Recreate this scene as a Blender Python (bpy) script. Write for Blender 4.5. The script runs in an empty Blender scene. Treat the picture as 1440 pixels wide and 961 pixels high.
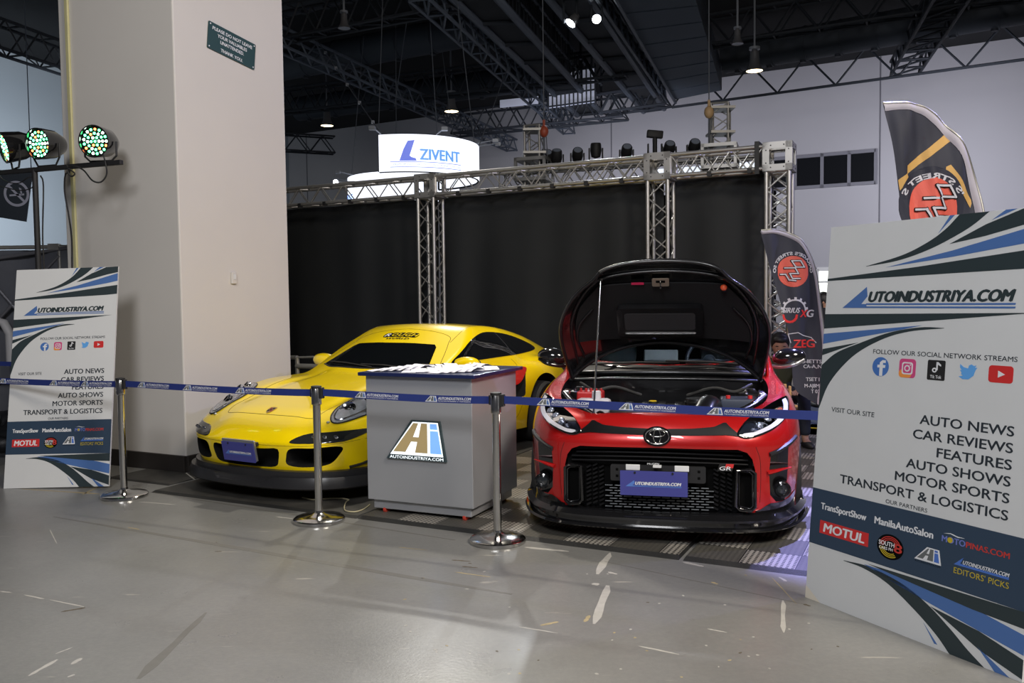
import bpy, bmesh, math, random
import numpy as np
from mathutils import Vector, Matrix
from mathutils.bvhtree import BVHTree
from mathutils.geometry import tessellate_polygon
random.seed(7)
PI = math.pi
scene = bpy.context.scene
COL = scene.collection
scene.view_settings.view_transform = 'Standard'
scene.view_settings.look = 'None'
scene.view_settings.gamma = 1
scene.view_settings.use_curve_mapping = False

# ---------------------------------------------------------------- camera
FPX, PITCH, ROLL, CAMH = 1190.0, math.radians(2.8), -0.012, 1.5
RC = Matrix.Rotation(PI/2 - PITCH, 3, 'X') @ Matrix.Rotation(ROLL, 3, 'Z')
cam_d = bpy.data.cameras.new('camera')
cam_d.sensor_width = 36.0
cam_d.lens = FPX/1440*36
cam_d.clip_end = 200
cam = bpy.data.objects.new('camera', cam_d)
COL.objects.link(cam)
cam.matrix_world = Matrix.Translation((0, 0, CAMH)) @ RC.to_4x4()
scene.camera = cam

def ray(x, y): return RC @ Vector(((x-720)/FPX, -(y-480.5)/FPX, -1.0))
def at_y(x, y, Y):
    r = ray(x, y); return Vector((0, 0, CAMH)) + r*(Y/r.y)
def at_z(x, y, Z=0.0):
    r = ray(x, y); return Vector((0, 0, CAMH)) + r*((Z-CAMH)/r.z)

# ---------------------------------------------------------------- materials
def mat(name, color, rough=0.5, metal=0.0, coat=0.0, noise=0.0, nscale=8.0, emit=None, estr=0.0, trans=0.0,
        bump=0.0, bscale=60.0, spec=0.5, alpha=1.0, rnoise=0.0, ior=1.5, coat_rough=0.03):
    m = bpy.data.materials.new(name); m.use_nodes = True
    nt = m.node_tree; b = nt.nodes['Principled BSDF']
    b.inputs['Base Color'].default_value = (*color, 1)
    b.inputs['Roughness'].default_value = rough
    b.inputs['Metallic'].default_value = metal
    b.inputs['Coat Weight'].default_value = coat
    b.inputs['Coat Roughness'].default_value = coat_rough
    b.inputs['Specular IOR Level'].default_value = spec
    b.inputs['Transmission Weight'].default_value = trans
    b.inputs['Alpha'].default_value = alpha
    b.inputs['IOR'].default_value = ior
    if emit:
        b.inputs['Emission Color'].default_value = (*emit, 1)
        b.inputs['Emission Strength'].default_value = estr
    tc = nt.nodes.new('ShaderNodeTexCoord')
    n = nt.nodes.new('ShaderNodeTexNoise'); n.inputs['Scale'].default_value = nscale; n.inputs['Detail'].default_value = 6
    nt.links.new(tc.outputs['Object'], n.inputs['Vector'])
    mx = nt.nodes.new('ShaderNodeMix'); mx.data_type = 'RGBA'
    a = noise if noise else 0.03
    mx.inputs['A'].default_value = (*[c*(1-a) for c in color], 1)
    mx.inputs['B'].default_value = (*[min(1, c*(1+a)) for c in color], 1)
    nt.links.new(n.outputs['Fac'], mx.inputs['Factor'])
    nt.links.new(mx.outputs['Result'], b.inputs['Base Color'])
    if rnoise:
        mr = nt.nodes.new('ShaderNodeMapRange')
        mr.inputs['From Min'].default_value = .3; mr.inputs['From Max'].default_value = .7
        mr.inputs['To Min'].default_value = max(0, rough-rnoise); mr.inputs['To Max'].default_value = rough+rnoise
        nt.links.new(n.outputs['Fac'], mr.inputs['Value']); nt.links.new(mr.outputs['Result'], b.inputs['Roughness'])
    if bump:
        n2 = nt.nodes.new('ShaderNodeTexNoise'); n2.inputs['Scale'].default_value = bscale; n2.inputs['Detail'].default_value = 4
        nt.links.new(tc.outputs['Object'], n2.inputs['Vector'])
        bp = nt.nodes.new('ShaderNodeBump'); bp.inputs['Strength'].default_value = bump; bp.inputs['Distance'].default_value = .01
        nt.links.new(n2.outputs['Fac'], bp.inputs['Height']); nt.links.new(bp.outputs['Normal'], b.inputs['Normal'])
    return m
def emis(name, color, strength):
    m = mat(name, color, rough=.4, emit=color, estr=strength); return m

M = {}
M['chrome'] = mat('chrome', (.75, .74, .72), .12, 1, noise=.05)
M['steel'] = mat('brushed_steel', (.66, .65, .63), .15, 1, noise=.08, nscale=20)
M['alu'] = mat('truss_aluminium', (.47, .46, .44), .42, .85, noise=.15, nscale=5)
M['alu_dark'] = mat('dark_aluminium', (.38, .37, .35), .5, .7, noise=.15, nscale=5)
M['black'] = mat('matte_black', (.012, .012, .013), .6)
M['rubber'] = mat('rubber', (.018, .018, .018), .75, bump=.2)
M['gloss_black'] = mat('gloss_black', (.008, .008, .009), .12, coat=1)
M['void'] = mat('deep_black', (.003, .003, .003), .9, spec=.1)
M['white'] = mat('white_paint', (.78, .78, .77), .45)
M['paper'] = mat('paper_white', (.80, .80, .86), .6)
M['board'] = mat('board_white', (.66, .67, .67), .42, noise=.03)
M['ink_dark'] = mat('ink_dark', (.026, .040, .045), .45)
M['ink_text'] = mat('ink_text', (.022, .030, .040), .5)
M['ink_blue'] = mat('ink_blue', (.072, .16, .40), .45)
M['band'] = mat('band_navy', (.030, .055, .095), .45)
M['navy'] = mat('navy', (.018, .035, .19), .55)
M['plate_blue'] = mat('plate_blue', (.062, .066, .30), .4)
M['ink_white'] = mat('ink_white', (.75, .76, .78), .5)
M['ink_red'] = mat('ink_red', (.62, .03, .03), .45)
M['ink_yellow'] = mat('ink_yellow', (.55, .42, .02), .5)
M['ink_grey'] = mat('ink_grey', (.14, .15, .15), .5)
M['ink_orange'] = mat('ink_orange', (.75, .2, .03), .5)
M['glass_dark'] = mat('tinted_glass', (.004, .005, .006), .03, spec=.6, coat=.6)
M['lens'] = mat('clear_lens', (.95, .97, 1), .02, trans=1.0, ior=1.3, noise=.001)
M['silver'] = mat('silver_paint', (.45, .46, .48), .3, .8)
M['reflector'] = mat('lamp_reflector', (.75, .77, .82), .1, 1, noise=.1, nscale=30)

# ---------------------------------------------------------------- objects
def tag(o, label=None, cat=None, group=None, kind=None):
    if label: o['label'] = label
    if cat: o['category'] = cat
    if group: o['group'] = group
    if kind: o['kind'] = kind
    return o
def thing(name, label, cat, loc=(0, 0, 0), rz=0.0, group=None):
    o = bpy.data.objects.new(name, None); COL.objects.link(o)
    o.location = loc; o.rotation_euler = (0, 0, rz); o.empty_display_size = .1
    return tag(o, label, cat, group)
def copy_tree(o, parent=None):
    c = o.copy(); COL.objects.link(c); c.parent = parent
    for ch in [x for x in bpy.data.objects if x.parent == o]:
        copy_tree(ch, c)
    return c

class G:
    """collects geometry; build() links it as ONE mesh object"""
    def __init__(s): s.v = []; s.f = []; s.m = []
    def add(s, vs, fs, m=0):
        k = len(s.v); s.v += [tuple(p) for p in vs]; s.f += [tuple(i+k for i in f) for f in fs]
        s.m += ([m]*len(fs) if isinstance(m, int) else list(m)); return s
    def box(s, c, d, m=0, R=None, bev=0.0):
        bm = bmesh.new(); bmesh.ops.create_cube(bm, size=1)
        bmesh.ops.scale(bm, vec=d, verts=bm.verts)
        if bev:
            bmesh.ops.bevel(bm, geom=bm.edges[:], offset=bev, segments=2, affect='EDGES', profile=.5)
        if R is not None: bmesh.ops.transform(bm, matrix=R.to_4x4(), verts=bm.verts)
        bmesh.ops.translate(bm, vec=c, verts=bm.verts)
        bm.verts.index_update()
        s.add([v.co for v in bm.verts], [[v.index for v in f.verts] for f in bm.faces], m); bm.free(); return s
    def ring(s, path, rad, m=0, n=10, caps=True, closed=False):
        P = [Vector(p) for p in path]; N = len(P)
        rs = rad if isinstance(rad, (list, tuple)) else [rad]*N
        vs = []; up = None
        for i, p in enumerate(P):
            if closed: t = P[(i+1) % N]-P[i-1]
            else: t = P[min(i+1, N-1)]-P[max(i-1, 0)]
            if t.length < 1e-9: t = Vector((0, 0, 1))
            t.normalize()
            if up is None:
                a = Vector((0, 0, 1)) if abs(t.z) < .9 else Vector((1, 0, 0))
                up = (a-t*a.dot(t)).normalized()
            else:
                up = up-t*up.dot(t)
                up = up.normalized() if up.length > 1e-6 else t.orthogonal().normalized()
            w = t.cross(up)
            for k in range(n):
                a = 2*PI*k/n
                vs.append(p+(up*math.cos(a)+w*math.sin(a))*rs[i])
        fs = []
        for i in range(N if closed else N-1):
            j = (i+1) % N
            for k in range(n):
                k2 = (k+1) % n
                fs.append((i*n+k, i*n+k2, j*n+k2, j*n+k))
        if caps and not closed:
            fs.append(tuple(reversed(range(n)))); fs.append(tuple((N-1)*n+k for k in range(n)))
        return s.add(vs, fs, m)
    def cyl(s, a, b, r, m=0, n=12, r2=None): return s.ring([a, b], [r, r if r2 is None else r2], m, n)
    def lathe(s, prof, o=(0, 0, 0), m=0, n=32, R=None, caps=False):
        vs = []; o = Vector(o)
        for (r, z) in prof:
            for k in range(n):
                a = 2*PI*k/n; p = Vector((r*math.cos(a), r*math.sin(a), z))
                if R is not None: p = R @ p
                vs.append(p+o)
        fs = []
        for i in range(len(prof)-1):
            for k in range(n):
                k2 = (k+1) % n; fs.append((i*n+k, i*n+k2, (i+1)*n+k2, (i+1)*n+k))
        if caps: fs.append(tuple(reversed(range(n)))); fs.append(tuple((len(prof)-1)*n+k for k in range(n)))
        return s.add(vs, fs, m)
    def ell(s, c, r, m=0, nu=20, nv=12, R=None):
        vs = []; c = Vector(c)
        for j in range(nv+1):
            ph = PI*j/nv
            for i in range(nu):
                a = 2*PI*i/nu
                p = Vector((r[0]*math.sin(ph)*math.cos(a), r[1]*math.sin(ph)*math.sin(a), r[2]*math.cos(ph)))
                if R is not None: p = R @ p
                vs.append(c+p)
        fs = [(j*nu+i, (j+1)*nu+i, (j+1)*nu+(i+1) % nu, j*nu+(i+1) % nu) for j in range(nv) for i in range(nu)]
        return s.add(vs, fs, m)
    def prism(s, pts, fr, d0, d1, m=0):
        """closed 2D outline in frame fr, extruded from d0 to d1 along its normal"""
        n = len(pts); tris = tessellate_polygon([[Vector((p[0], p[1], 0)) for p in pts]])
        vs = [fr(p[0], p[1], d1) for p in pts]+[fr(p[0], p[1], d0) for p in pts]
        area = sum(pts[i][0]*pts[(i+1) % n][1]-pts[(i+1) % n][0]*pts[i][1] for i in range(n))
        fs = []
        for t in tris:
            a, b, c = [pts[i] for i in t]
            ar = (b[0]-a[0])*(c[1]-a[1])-(c[0]-a[0])*(b[1]-a[1])
            t = t if ar > 0 else t[::-1]
            fs.append(tuple(t)); fs.append(tuple(i+n for i in t[::-1]))
        for i in range(n):
            j = (i+1) % n
            fs.append((i, i+n, j+n, j) if area > 0 else (i, j, j+n, i+n))
        return s.add(vs, fs, m)
    def flat(s, pts, fr, off=.0008, m=0, th=.0006):
        return s.prism(pts, fr, off-th, off, m)
    def grid(s, rows, m=0, closed=False):
        nr = len(rows); nc = len(rows[0]); vs = [p for r in rows for p in r]
        fs = []
        for i in range(nr-1):
            for j in range(nc if closed else nc-1):
                j2 = (j+1) % nc; fs.append((i*nc+j, i*nc+j2, (i+1)*nc+j2, (i+1)*nc+j))
        return s.add(vs, fs, m)
    def build_apart(s, name, mats, parent=None, smooth=None, gap=.03):
        """one object per group of pieces that lie apart by more than gap"""
        par = list(range(len(s.v)))
        def find(a):
            while par[a] != a: par[a] = par[par[a]]; a = par[a]
            return a
        for f in s.f:
            r = find(f[0])
            for i in f[1:]: par[find(i)] = r
        isl = {}
        for i in range(len(s.v)): isl.setdefault(find(i), []).append(i)
        keys = list(isl); lo = {}; hi = {}
        for k in keys:
            P = [s.v[i] for i in isl[k]]; lo[k] = [min(p[a] for p in P) for a in range(3)]; hi[k] = [max(p[a] for p in P) for a in range(3)]
        grp = {k: k for k in keys}
        def fg(a):
            while grp[a] != a: a = grp[a]
            return a
        for x, a in enumerate(keys):
            for b in keys[x+1:]:
                if fg(a) != fg(b) and all(lo[a][q]-gap < hi[b][q] and lo[b][q]-gap < hi[a][q] for q in range(3)): grp[fg(a)] = fg(b)
        out = []
        for root in dict.fromkeys(fg(k) for k in keys):
            mem = set(i for k in keys if fg(k) == root for i in isl[k]); g = G(); mp = {}
            for i in sorted(mem): mp[i] = len(g.v); g.v.append(s.v[i])
            for f, m in zip(s.f, s.m):
                if f[0] in mem: g.f.append(tuple(mp[i] for i in f)); g.m.append(m)
            out.append(g.build(name, mats, parent, smooth))
        return out
    def build(s, name, mats, parent=None, smooth=None, fix=False):
        me = bpy.data.meshes.new(name); me.from_pydata(s.v, [], s.f)
        if not isinstance(mats, (list, tuple)): mats = [mats]
        for q in mats: me.materials.append(M[q] if isinstance(q, str) else q)
        me.polygons.foreach_set('material_index', s.m)
        if fix:
            bm = bmesh.new(); bm.from_mesh(me); bmesh.ops.remove_doubles(bm, verts=bm.verts, dist=1e-5)
            bmesh.ops.recalc_face_normals(bm, faces=bm.faces); bm.to_mesh(me); bm.free()
        me.update()
        if smooth is not None:
            me.polygons.foreach_set('use_smooth', [True]*len(me.polygons))
            me.set_sharp_from_angle(angle=math.radians(smooth))
        o = bpy.data.objects.new(name, me); COL.objects.link(o)
        if parent is not None: o.parent = parent
        return o

def frame(o, ex, ey):
    o = Vector(o); ex = Vector(ex).normalized(); ey = Vector(ey).normalized(); ez = ex.cross(ey).normalized()
    return lambda u, v, w=0.0: o+ex*u+ey*v+ez*w

# text ------------------------------------------------------------------
_tc = {}
def text_geo(t, bold=0.0):
    k = (t, bold)
    if k in _tc: return _tc[k]
    cu = bpy.data.curves.new('t', 'FONT'); cu.body = t; cu.size = 1; cu.offset = bold; cu.resolution_u = 3
    ob = bpy.data.objects.new('t', cu); COL.objects.link(ob)
    dg = bpy.context.evaluated_depsgraph_get()
    me = bpy.data.meshes.new_from_object(ob.evaluated_get(dg))
    vs = [(v.co.x, v.co.y) for v in me.vertices]; fs = [tuple(p.vertices) for p in me.polygons]
    bpy.data.objects.remove(ob); bpy.data.curves.remove(cu); bpy.data.meshes.remove(me)
    x0 = min(v[0] for v in vs); x1 = max(v[0] for v in vs)
    y0 = min(v[1] for v in vs); y1 = max(v[1] for v in vs)
    _tc[k] = ([(v[0]-x0, v[1]) for v in vs], fs, x1-x0, y0, y1); return _tc[k]
def put_text(g, fr, t, u0, v0, w, h, m=0, bold=.0, shear=0.0, off=.0012, mirror=False, warp=None):
    """text fitted in width w; h is the height of the tallest glyph above the baseline v0"""
    if bold > 0:
        e = bold
        for k, (dx, dy) in enumerate(((-e, 0), (e, 0), (0, e*.6), (0, -e*.6), (0, 0))):
            put_text(g, fr, t, u0+dx*h*1.2, v0+dy*h, w, h, m, .0, shear, off+k*.00002, mirror, warp)
        return
    vs, fs, tw, y0, y1 = text_geo(t, bold)
    sx = w/tw; sy = h/max(y1, .01); out = []
    for x, y in vs:
        X, Y = x*sx+shear*y*sy, y*sy
        if mirror: X = w-X
        a, b = (u0+X, v0+Y) if warp is None else warp(X, Y)
        out.append(fr(a, b, off))
    f2 = []
    for f in fs:
        a, b, c = [Vector(out[i]) for i in f[:3]]
        nrm = (b-a).cross(c-a); ez = (Vector(fr(0, 0, 1))-Vector(fr(0, 0, 0)))
        f2.append(f if nrm.dot(ez) > 0 else f[::-1])
    g.add(out, f2, m)

def cr(pts, n=6, closed=False):
    """Catmull-Rom samples through 2D or 3D points"""
    P = [Vector(p) if len(p) == 3 else Vector((p[0], p[1], 0)) for p in pts]; N = len(P); d = len(pts[0]); out = []
    for i in range(N if closed else N-1):
        p0 = P[(i-1) % N] if closed or i > 0 else P[0]*2-P[1]
        p1 = P[i]; p2 = P[(i+1) % N]
        p3 = P[(i+2) % N] if closed or i+2 < N else P[-1]*2-P[-2]
        for k in range(n):
            t = k/n
            q = .5*((2*p1)+(p2-p0)*t+(2*p0-5*p1+4*p2-p3)*t*t+(3*p1-p0-3*p2+p3)*t**3)
            out.append(tuple(q[:d]))
    if not closed: out.append(tuple(P[-1][:d]))
    return out
def ellipse(cx, cy, a, b, n=32, rot=0.0):
    return [(cx+a*math.cos(t)*math.cos(rot)-b*math.sin(t)*math.sin(rot), cy+a*math.cos(t)*math.sin(rot)+b*math.sin(t)*math.cos(rot)) for t in [2*PI*k/n for k in range(n)]]
def rrect(x0, y0, x1, y1, r, n=5):
    out = []
    for cx, cy, a0 in ((x1-r, y0+r, -PI/2), (x1-r, y1-r, 0), (x0+r, y1-r, PI/2), (x0+r, y0+r, PI)):
        for k in range(n+1):
            a = a0+PI/2*k/n; out.append((cx+r*math.cos(a), cy+r*math.sin(a)))
    return out

# the exhibitor's two marks ------------------------------------------------
def word_mark(g, fr, u0, v0, w, dark, blue, bars=True, off=.0012):
    """triangle with a cut letter, slanted bold lettering, two bars; height is about .09 w"""
    h = w*.036*2.0
    g.flat([(u0, v0), (u0+.165*w, v0), (u0+.162*w, v0+.022*w), (u0+.128*w, v0+.022*w), (u0+.166*w, v0+.065*w), (u0+.158*w, v0+.118*w)], fr, off, blue)
    if bars:
        for k in (0, 1):
            g.flat([(u0+.160*w, v0+k*.017*w), (u0+w*.998, v0+k*.017*w), (u0+w, v0+k*.017*w+.009*w), (u0+.160*w, v0+k*.017*w+.009*w)], fr, off, blue)
    for k in (0,): put_text(g, fr, 'UTOINDUSTRIYA.COM', u0+.172*w, v0+.035*w, w*.806, w*.055, dark, bold=.085, shear=.28, off=off+.0004+k*.00005)
def road_mark(g, fr, u0, v0, w, h, road, white, blue, edge, off=.0012):
    """trapezoid of a road with dashes, a white line and a blue strip"""
    P = lambda pts: [(u0+a*w, v0+b*h) for a, b in pts]
    g.flat(P([(0, 0), (1, 0), (.90, 1), (.45, 1)]), fr, off, edge)
    g.flat(P([(.06, .08), (.96, .08), (.87, .94), (.48, .94)]), fr, off+.0004, white)
    g.flat(P([(.10, .13), (.70, .13), (.70, .93), (.49, .93)]), fr, off+.0008, road)
    g.flat(P([(.74, .13), (.93, .13), (.85, .93), (.74, .93)]), fr, off+.0008, blue)
    g.flat(P([(.33, .13), (.48, .13), (.52, .42), (.42, .42)]), fr, off+.0012, white)
    g.flat(P([(.45, .56), (.54, .56), (.575, .92), (.535, .92)]), fr, off+.0012, white)
    g.flat(P([(.74, .74), (.87, .74), (.865, .79), (.74, .79)]), fr, off+.0012, white)

A0 = math.radians(26.5)
U = Vector((math.cos(A0), -math.sin(A0), 0)); V = Vector((math.sin(A0), math.cos(A0), 0)); Z = Vector((0, 0, 1))
# ---------------------------------------------------------------- setting: floor, walls, ceiling
CEIL = 11.0
def floor_material():
    m = bpy.data.materials.new('painted_concrete'); m.use_nodes = True; nt = m.node_tree; L = nt.links.new
    b = nt.nodes['Principled BSDF']; tc = nt.nodes.new('ShaderNodeTexCoord')
    def noise(sc, det=6, rough=.6):
        n = nt.nodes.new('ShaderNodeTexNoise'); n.inputs['Scale'].default_value = sc; n.inputs['Detail'].default_value = det
        n.inputs['Roughness'].default_value = rough; L(tc.outputs['Object'], n.inputs['Vector']); return n.outputs['Fac']
    def ramp(src, stops):
        r = nt.nodes.new('ShaderNodeValToRGB'); L(src, r.inputs['Fac'])
        while len(r.color_ramp.elements) < len(stops): r.color_ramp.elements.new(.5)
        for e, (p, c) in zip(r.color_ramp.elements, stops): e.position = p; e.color = (*c, 1)
        return r.outputs['Color']
    base = ramp(noise(.9), [(.3, (.175, .175, .168)), (.7, (.225, .222, .212))])
    fine = ramp(noise(34, 8, .7), [(.4, (.94, .94, .94)), (.62, (1.05, 1.05, 1.03))])
    mx = nt.nodes.new('ShaderNodeMix'); mx.data_type = 'RGBA'; mx.blend_type = 'MULTIPLY'; mx.inputs['Factor'].default_value = 1
    L(base, mx.inputs['A']); L(fine, mx.inputs['B'])
    # worn specks and scratches: stretched noise thresholds
    mp = nt.nodes.new('ShaderNodeMapping'); mp.inputs['Scale'].default_value = (1.2, 9, 1); mp.inputs['Rotation'].default_value = (0, 0, .35)
    L(tc.outputs['Object'], mp.inputs['Vector'])
    n3 = nt.nodes.new('ShaderNodeTexNoise'); n3.inputs['Scale'].default_value = 2.2; n3.inputs['Detail'].default_value = 9; L(mp.outputs['Vector'], n3.inputs['Vector'])
    sc = ramp(n3.outputs['Fac'], [(.69, (0, 0, 0)), (.73, (1, 1, 1))])
    m2 = nt.nodes.new('ShaderNodeMix'); m2.data_type = 'RGBA'; L(sc, m2.inputs['Factor']); L(mx.outputs['Result'], m2.inputs['A']); m2.inputs['B'].default_value = (.36, .34, .30, 1)
    dk = ramp(noise(3.4, 10, .75), [(.28, (.75, .74, .72)), (.38, (1, 1, 1))])
    m3 = nt.nodes.new('ShaderNodeMix'); m3.data_type = 'RGBA'; m3.blend_type = 'MULTIPLY'; m3.inputs['Factor'].default_value = 1
    L(m2.outputs['Result'], m3.inputs['A']); L(dk, m3.inputs['B'])
    L(m3.outputs['Result'], b.inputs['Base Color'])
    mr = nt.nodes.new('ShaderNodeMapRange'); L(noise(2.5, 8), mr.inputs['Value']); mr.inputs['To Min'].default_value = .20; mr.inputs['To Max'].default_value = .42
    L(mr.outputs['Result'], b.inputs['Roughness'])
    bp = nt.nodes.new('ShaderNodeBump'); bp.inputs['Strength'].default_value = .06; bp.inputs['Distance'].default_value = .01
    L(noise(60, 3), bp.inputs['Height']); L(bp.outputs['Normal'], b.inputs['Normal'])
    return m
M['floor'] = floor_material()
M['scuff'] = mat('bare_patch', (.40, .385, .35), .6, noise=.2, nscale=30)
M['scuff_dk'] = mat('dark_scuff', (.10, .08, .055), .7, noise=.3, nscale=30)
M['scuff_mid'] = mat('faint_scuff', (.155, .15, .135), .4, noise=.15, nscale=20)
M['scuff_y'] = mat('tape_residue', (.36, .29, .16), .7, noise=.3, nscale=40)
g = G(); g.add([(-45, -8, 0), (45, -8, 0), (45, 70, 0), (-45, 70, 0)], [(0, 1, 2, 3)], 0)
ffr = frame((0, 0, 0), (1, 0, 0), (0, 1, 0))
def scuff(p, q, w0, w1, m, jit=.25, n=6):
    a = at_z(*p); b = at_z(*q); d = (b-a).normalized(); s = Vector((-d.y, d.x, 0)); L1 = []; L2 = []
    for k in range(n+1):
        t = k/n; w = (w0+(w1-w0)*t)*(1+random.uniform(-jit, jit))*(.35 if k in (0, n) else 1)
        c = a.lerp(b, t)+s*random.uniform(-.1, .1)*w
        L1.append((c+s*w/2)[:2]); L2.append((c-s*w/2)[:2])
    g.prism(L1+L2[::-1], ffr, .0002, .0007, m)
for a in [((835, 878), (855, 824), .035, .055, 1), ((858, 778), (840, 808), .03, .045, 1), ((822, 875), (829, 866), .02, .02, 4), ((832, 822), (843, 822), .03, .03, 1),
          ((738, 770), (800, 776), .03, .02, 1), ((855, 805), (868, 808), .02, .02, 1), ((730, 882), (784, 891), .012, .008, 1), ((760, 880), (785, 875), .02, .02, 4),
          ((898, 909), (955, 921), .01, .014, 1), ((1096, 812), (1106, 818), .02, .02, 1), ((1101, 845), (1102, 890), .02, .022, 1), ((1085, 812), (1120, 850), .006, .004, 4),
          ((960, 791), (990, 797), .02, .03, 1), ((1000, 819), (1010, 822), .015, .015, 4), ((995, 885), (1022, 890), .012, .01, 1),
          ((0, 832), (16, 834), .012, .012, 1), ((34, 837), (62, 843), .012, .012, 1), ((70, 844), (118, 854), .01, .014, 1), ((40, 951), (81, 928), .02, .022, 1),
          ((100, 935), (115, 926), .02, .02, 1), ((95, 953), (105, 949), .01, .012, 1), ((78, 920), (102, 911), .008, .006, 1),
          ((86, 861), (120, 855), .012, .02, 2), ((635, 788), (662, 790), .018, .014, 2), ((650, 797), (672, 799), .016, .012, 2), ((302, 776), (312, 776), .012, .012, 2),
          ((75, 727), (720, 836), .035, .05, 3), ((195, 690), (640, 760), .02, .02, 3), ((195, 955), (290, 862), .05, .035, 3), ((30, 688), (140, 695), .02, .03, 4), ((116, 696), (142, 683), .02, .02, 4),
          ((195, 706), (246, 710), .012, .014, 1), ((388, 727), (412, 730), .012, .012, 1), ((180, 742), (196, 745), .012, .014, 4), ((70, 745), (80, 765), .006, .006, 1),
          ((850, 790), (1130, 850), .008, .01, 3), ((1130, 850), (1140, 853), .02, .01, 2), ((640, 805), (690, 812), .01, .01, 4), ((560, 770), (600, 774), .006, .006, 4)]:
    scuff(*a)
for k in range(46):
    x, y = random.uniform(560, 1180), random.uniform(790, 955); w = random.uniform(2, 6)
    scuff((x, y), (x+w, y+random.uniform(-2, 2)), .012, .01, random.choice((1, 1, 4, 2)), n=3)
fl = g.build('floor', ['floor', 'scuff', 'scuff_dk', 'scuff_mid', 'scuff_y']); tag(fl, kind='structure')

M['ceiling'] = mat('ceiling_dark', (.006, .007, .009), .9)
g = G(); g.box((0, 30, CEIL+.1), (90, 80, .2)); tag(g.build('ceiling', 'ceiling'), kind='structure')

UW = Vector((math.cos(math.radians(28)), -math.sin(math.radians(28)), 0)); W0 = Vector((14.9, 34, 0))
NW = Vector((UW.y, -UW.x, 0))
if NW.y > 0: NW = -NW
def on_wall(x, y, off=0.0):
    r = ray(x, y); c = Vector((0, 0, CAMH)); o = W0+NW*off
    return c+r*((o-c).dot(NW)/r.dot(NW))
M['wall'] = mat('hall_wall_paint', (.46, .455, .48), .75, noise=.04, nscale=.6)
M['wall_l'] = mat('side_wall_paint', (.37, .42, .47), .75, noise=.04, nscale=.6)
M['groove'] = mat('wall_joint', (.16, .16, .18), .8)
wf = frame(W0, UW, Z)
g = G(); g.box(wf(-4, CEIL/2, -.16), (74, .3, CEIL), 0, Matrix((UW, -NW, Z)).transposed())
for x, y in ((1237, 250), (432, 250), (1750, 250), (860, 250)):
    p = on_wall(x, y); u = (p-W0).dot(UW); g.box(wf(u, CEIL/2, .0), (.05, .03, CEIL), 1, Matrix((UW, -NW, Z)).transposed())
tag(g.build('wall_back', ['wall', 'groove']), kind='structure')
# the side wall at the left
VL = Vector((math.sin(math.radians(20)), math.cos(math.radians(20)), 0)); S0 = Vector((-19.0, 31.0, 0))
g = G(); nl = Vector((VL.y, -VL.x, 0)); c = S0+VL*-2-nl*.15
g.box((c.x, c.y, CEIL/2), (44, .3, CEIL), 0, Matrix((VL, Vector((-VL.y, VL.x, 0)), Z)).transposed())
tag(g.build('wall_left', 'wall_l'), kind='structure')

# wall window with four dark panes
M['pane'] = mat('dark_pane', (.005, .006, .008), .6, spec=.1)
M['frame_grey'] = mat('window_frame_grey', (.20, .20, .23), .5)
a = on_wall(1085, 222); b = on_wall(1232, 212); c2 = on_wall(1232, 257)
u0, u1 = (a-W0).dot(UW), (b-W0).dot(UW); z1, z0 = b.z, c2.z
w = thing('window_1', 'long dark window band of four panes high on the white hall wall', 'window'); w['kind'] = 'structure'
del w['category']; 
g = G(); Rw = Matrix((UW, -NW, Z)).transposed()
for uu in (u0, u0+(u1-u0)*.24, u0+(u1-u0)*.50, u0+(u1-u0)*.755, u1): g.box(wf(uu, (z0+z1)/2, .06), (.13, z1-z0+.13, .12)[0:1]+(.12, z1-z0+.13), 0, Rw)
for zz in (z0, z1): g.box(wf((u0+u1)/2, zz, .06), (u1-u0, .12, .13), 0, Rw)
g.build('window_frame', 'frame_grey', w)
g = G()
for k in range(4):
    q0 = u0+(u1-u0)*(0, .24, .50, .755)[k]; q1 = u0+(u1-u0)*(.24, .50, .755, 1)[k]
    g.box(wf((q0+q1)/2, (z0+z1)/2, .02), (q1-q0, .03, z1-z0), 0, Rw)
g.build('window_pane', 'pane', w)

# ---------------------------------------------------------------- ceiling steel
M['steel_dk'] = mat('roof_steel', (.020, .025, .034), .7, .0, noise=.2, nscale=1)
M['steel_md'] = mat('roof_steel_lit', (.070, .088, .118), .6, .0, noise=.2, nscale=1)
M['duct'] = mat('duct_skin', (.034, .042, .056), .7, .0, noise=.2, nscale=.7)
M['slab'] = mat('duct_board', (.065, .085, .115), .8, noise=.15, nscale=.6)
def zz_truss(g, a, b, h, seg, rc=.05, rd=.03, depth=None, m=0, up=Z):
    """lattice between a and b: two (or four) chords and a zigzag"""
    a = Vector(a); b = Vector(b); d = (b-a); L = d.length; d.normalize(); s = d.cross(up).normalized()
    lay = [Vector((0, 0, 0))] if not depth else [s*depth/2, -s*depth/2]
    n = max(2, int(L/seg))
    for o in lay:
        for q in (Vector((0, 0, 0)), up*h): g.cyl(a+o+q, b+o+q, rc, m, 6)
        for k in range(n):
            p0 = a+o+d*(L*k/n); p1 = a+o+d*(L*(k+.5)/n)+up*h; p2 = a+o+d*(L*(k+1)/n)
            g.cyl(p0, p1, rd, m, 4); g.cyl(p1, p2, rd, m, 4)
    if depth:
        for k in range(n+1):
            p = a+d*(L*k/n)
            g.cyl(p+s*depth/2, p-s*depth/2, rd, m, 4); g.cyl(p+s*depth/2+up*h, p-s*depth/2+up*h, rd, m, 4)
            if k < n:
                p2 = a+d*(L*(k+1)/n); g.cyl(p+s*depth/2, p2-s*depth/2, rd, m, 4)
    return g
def az(x, y, z): return at_z(x, y, z)
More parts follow.
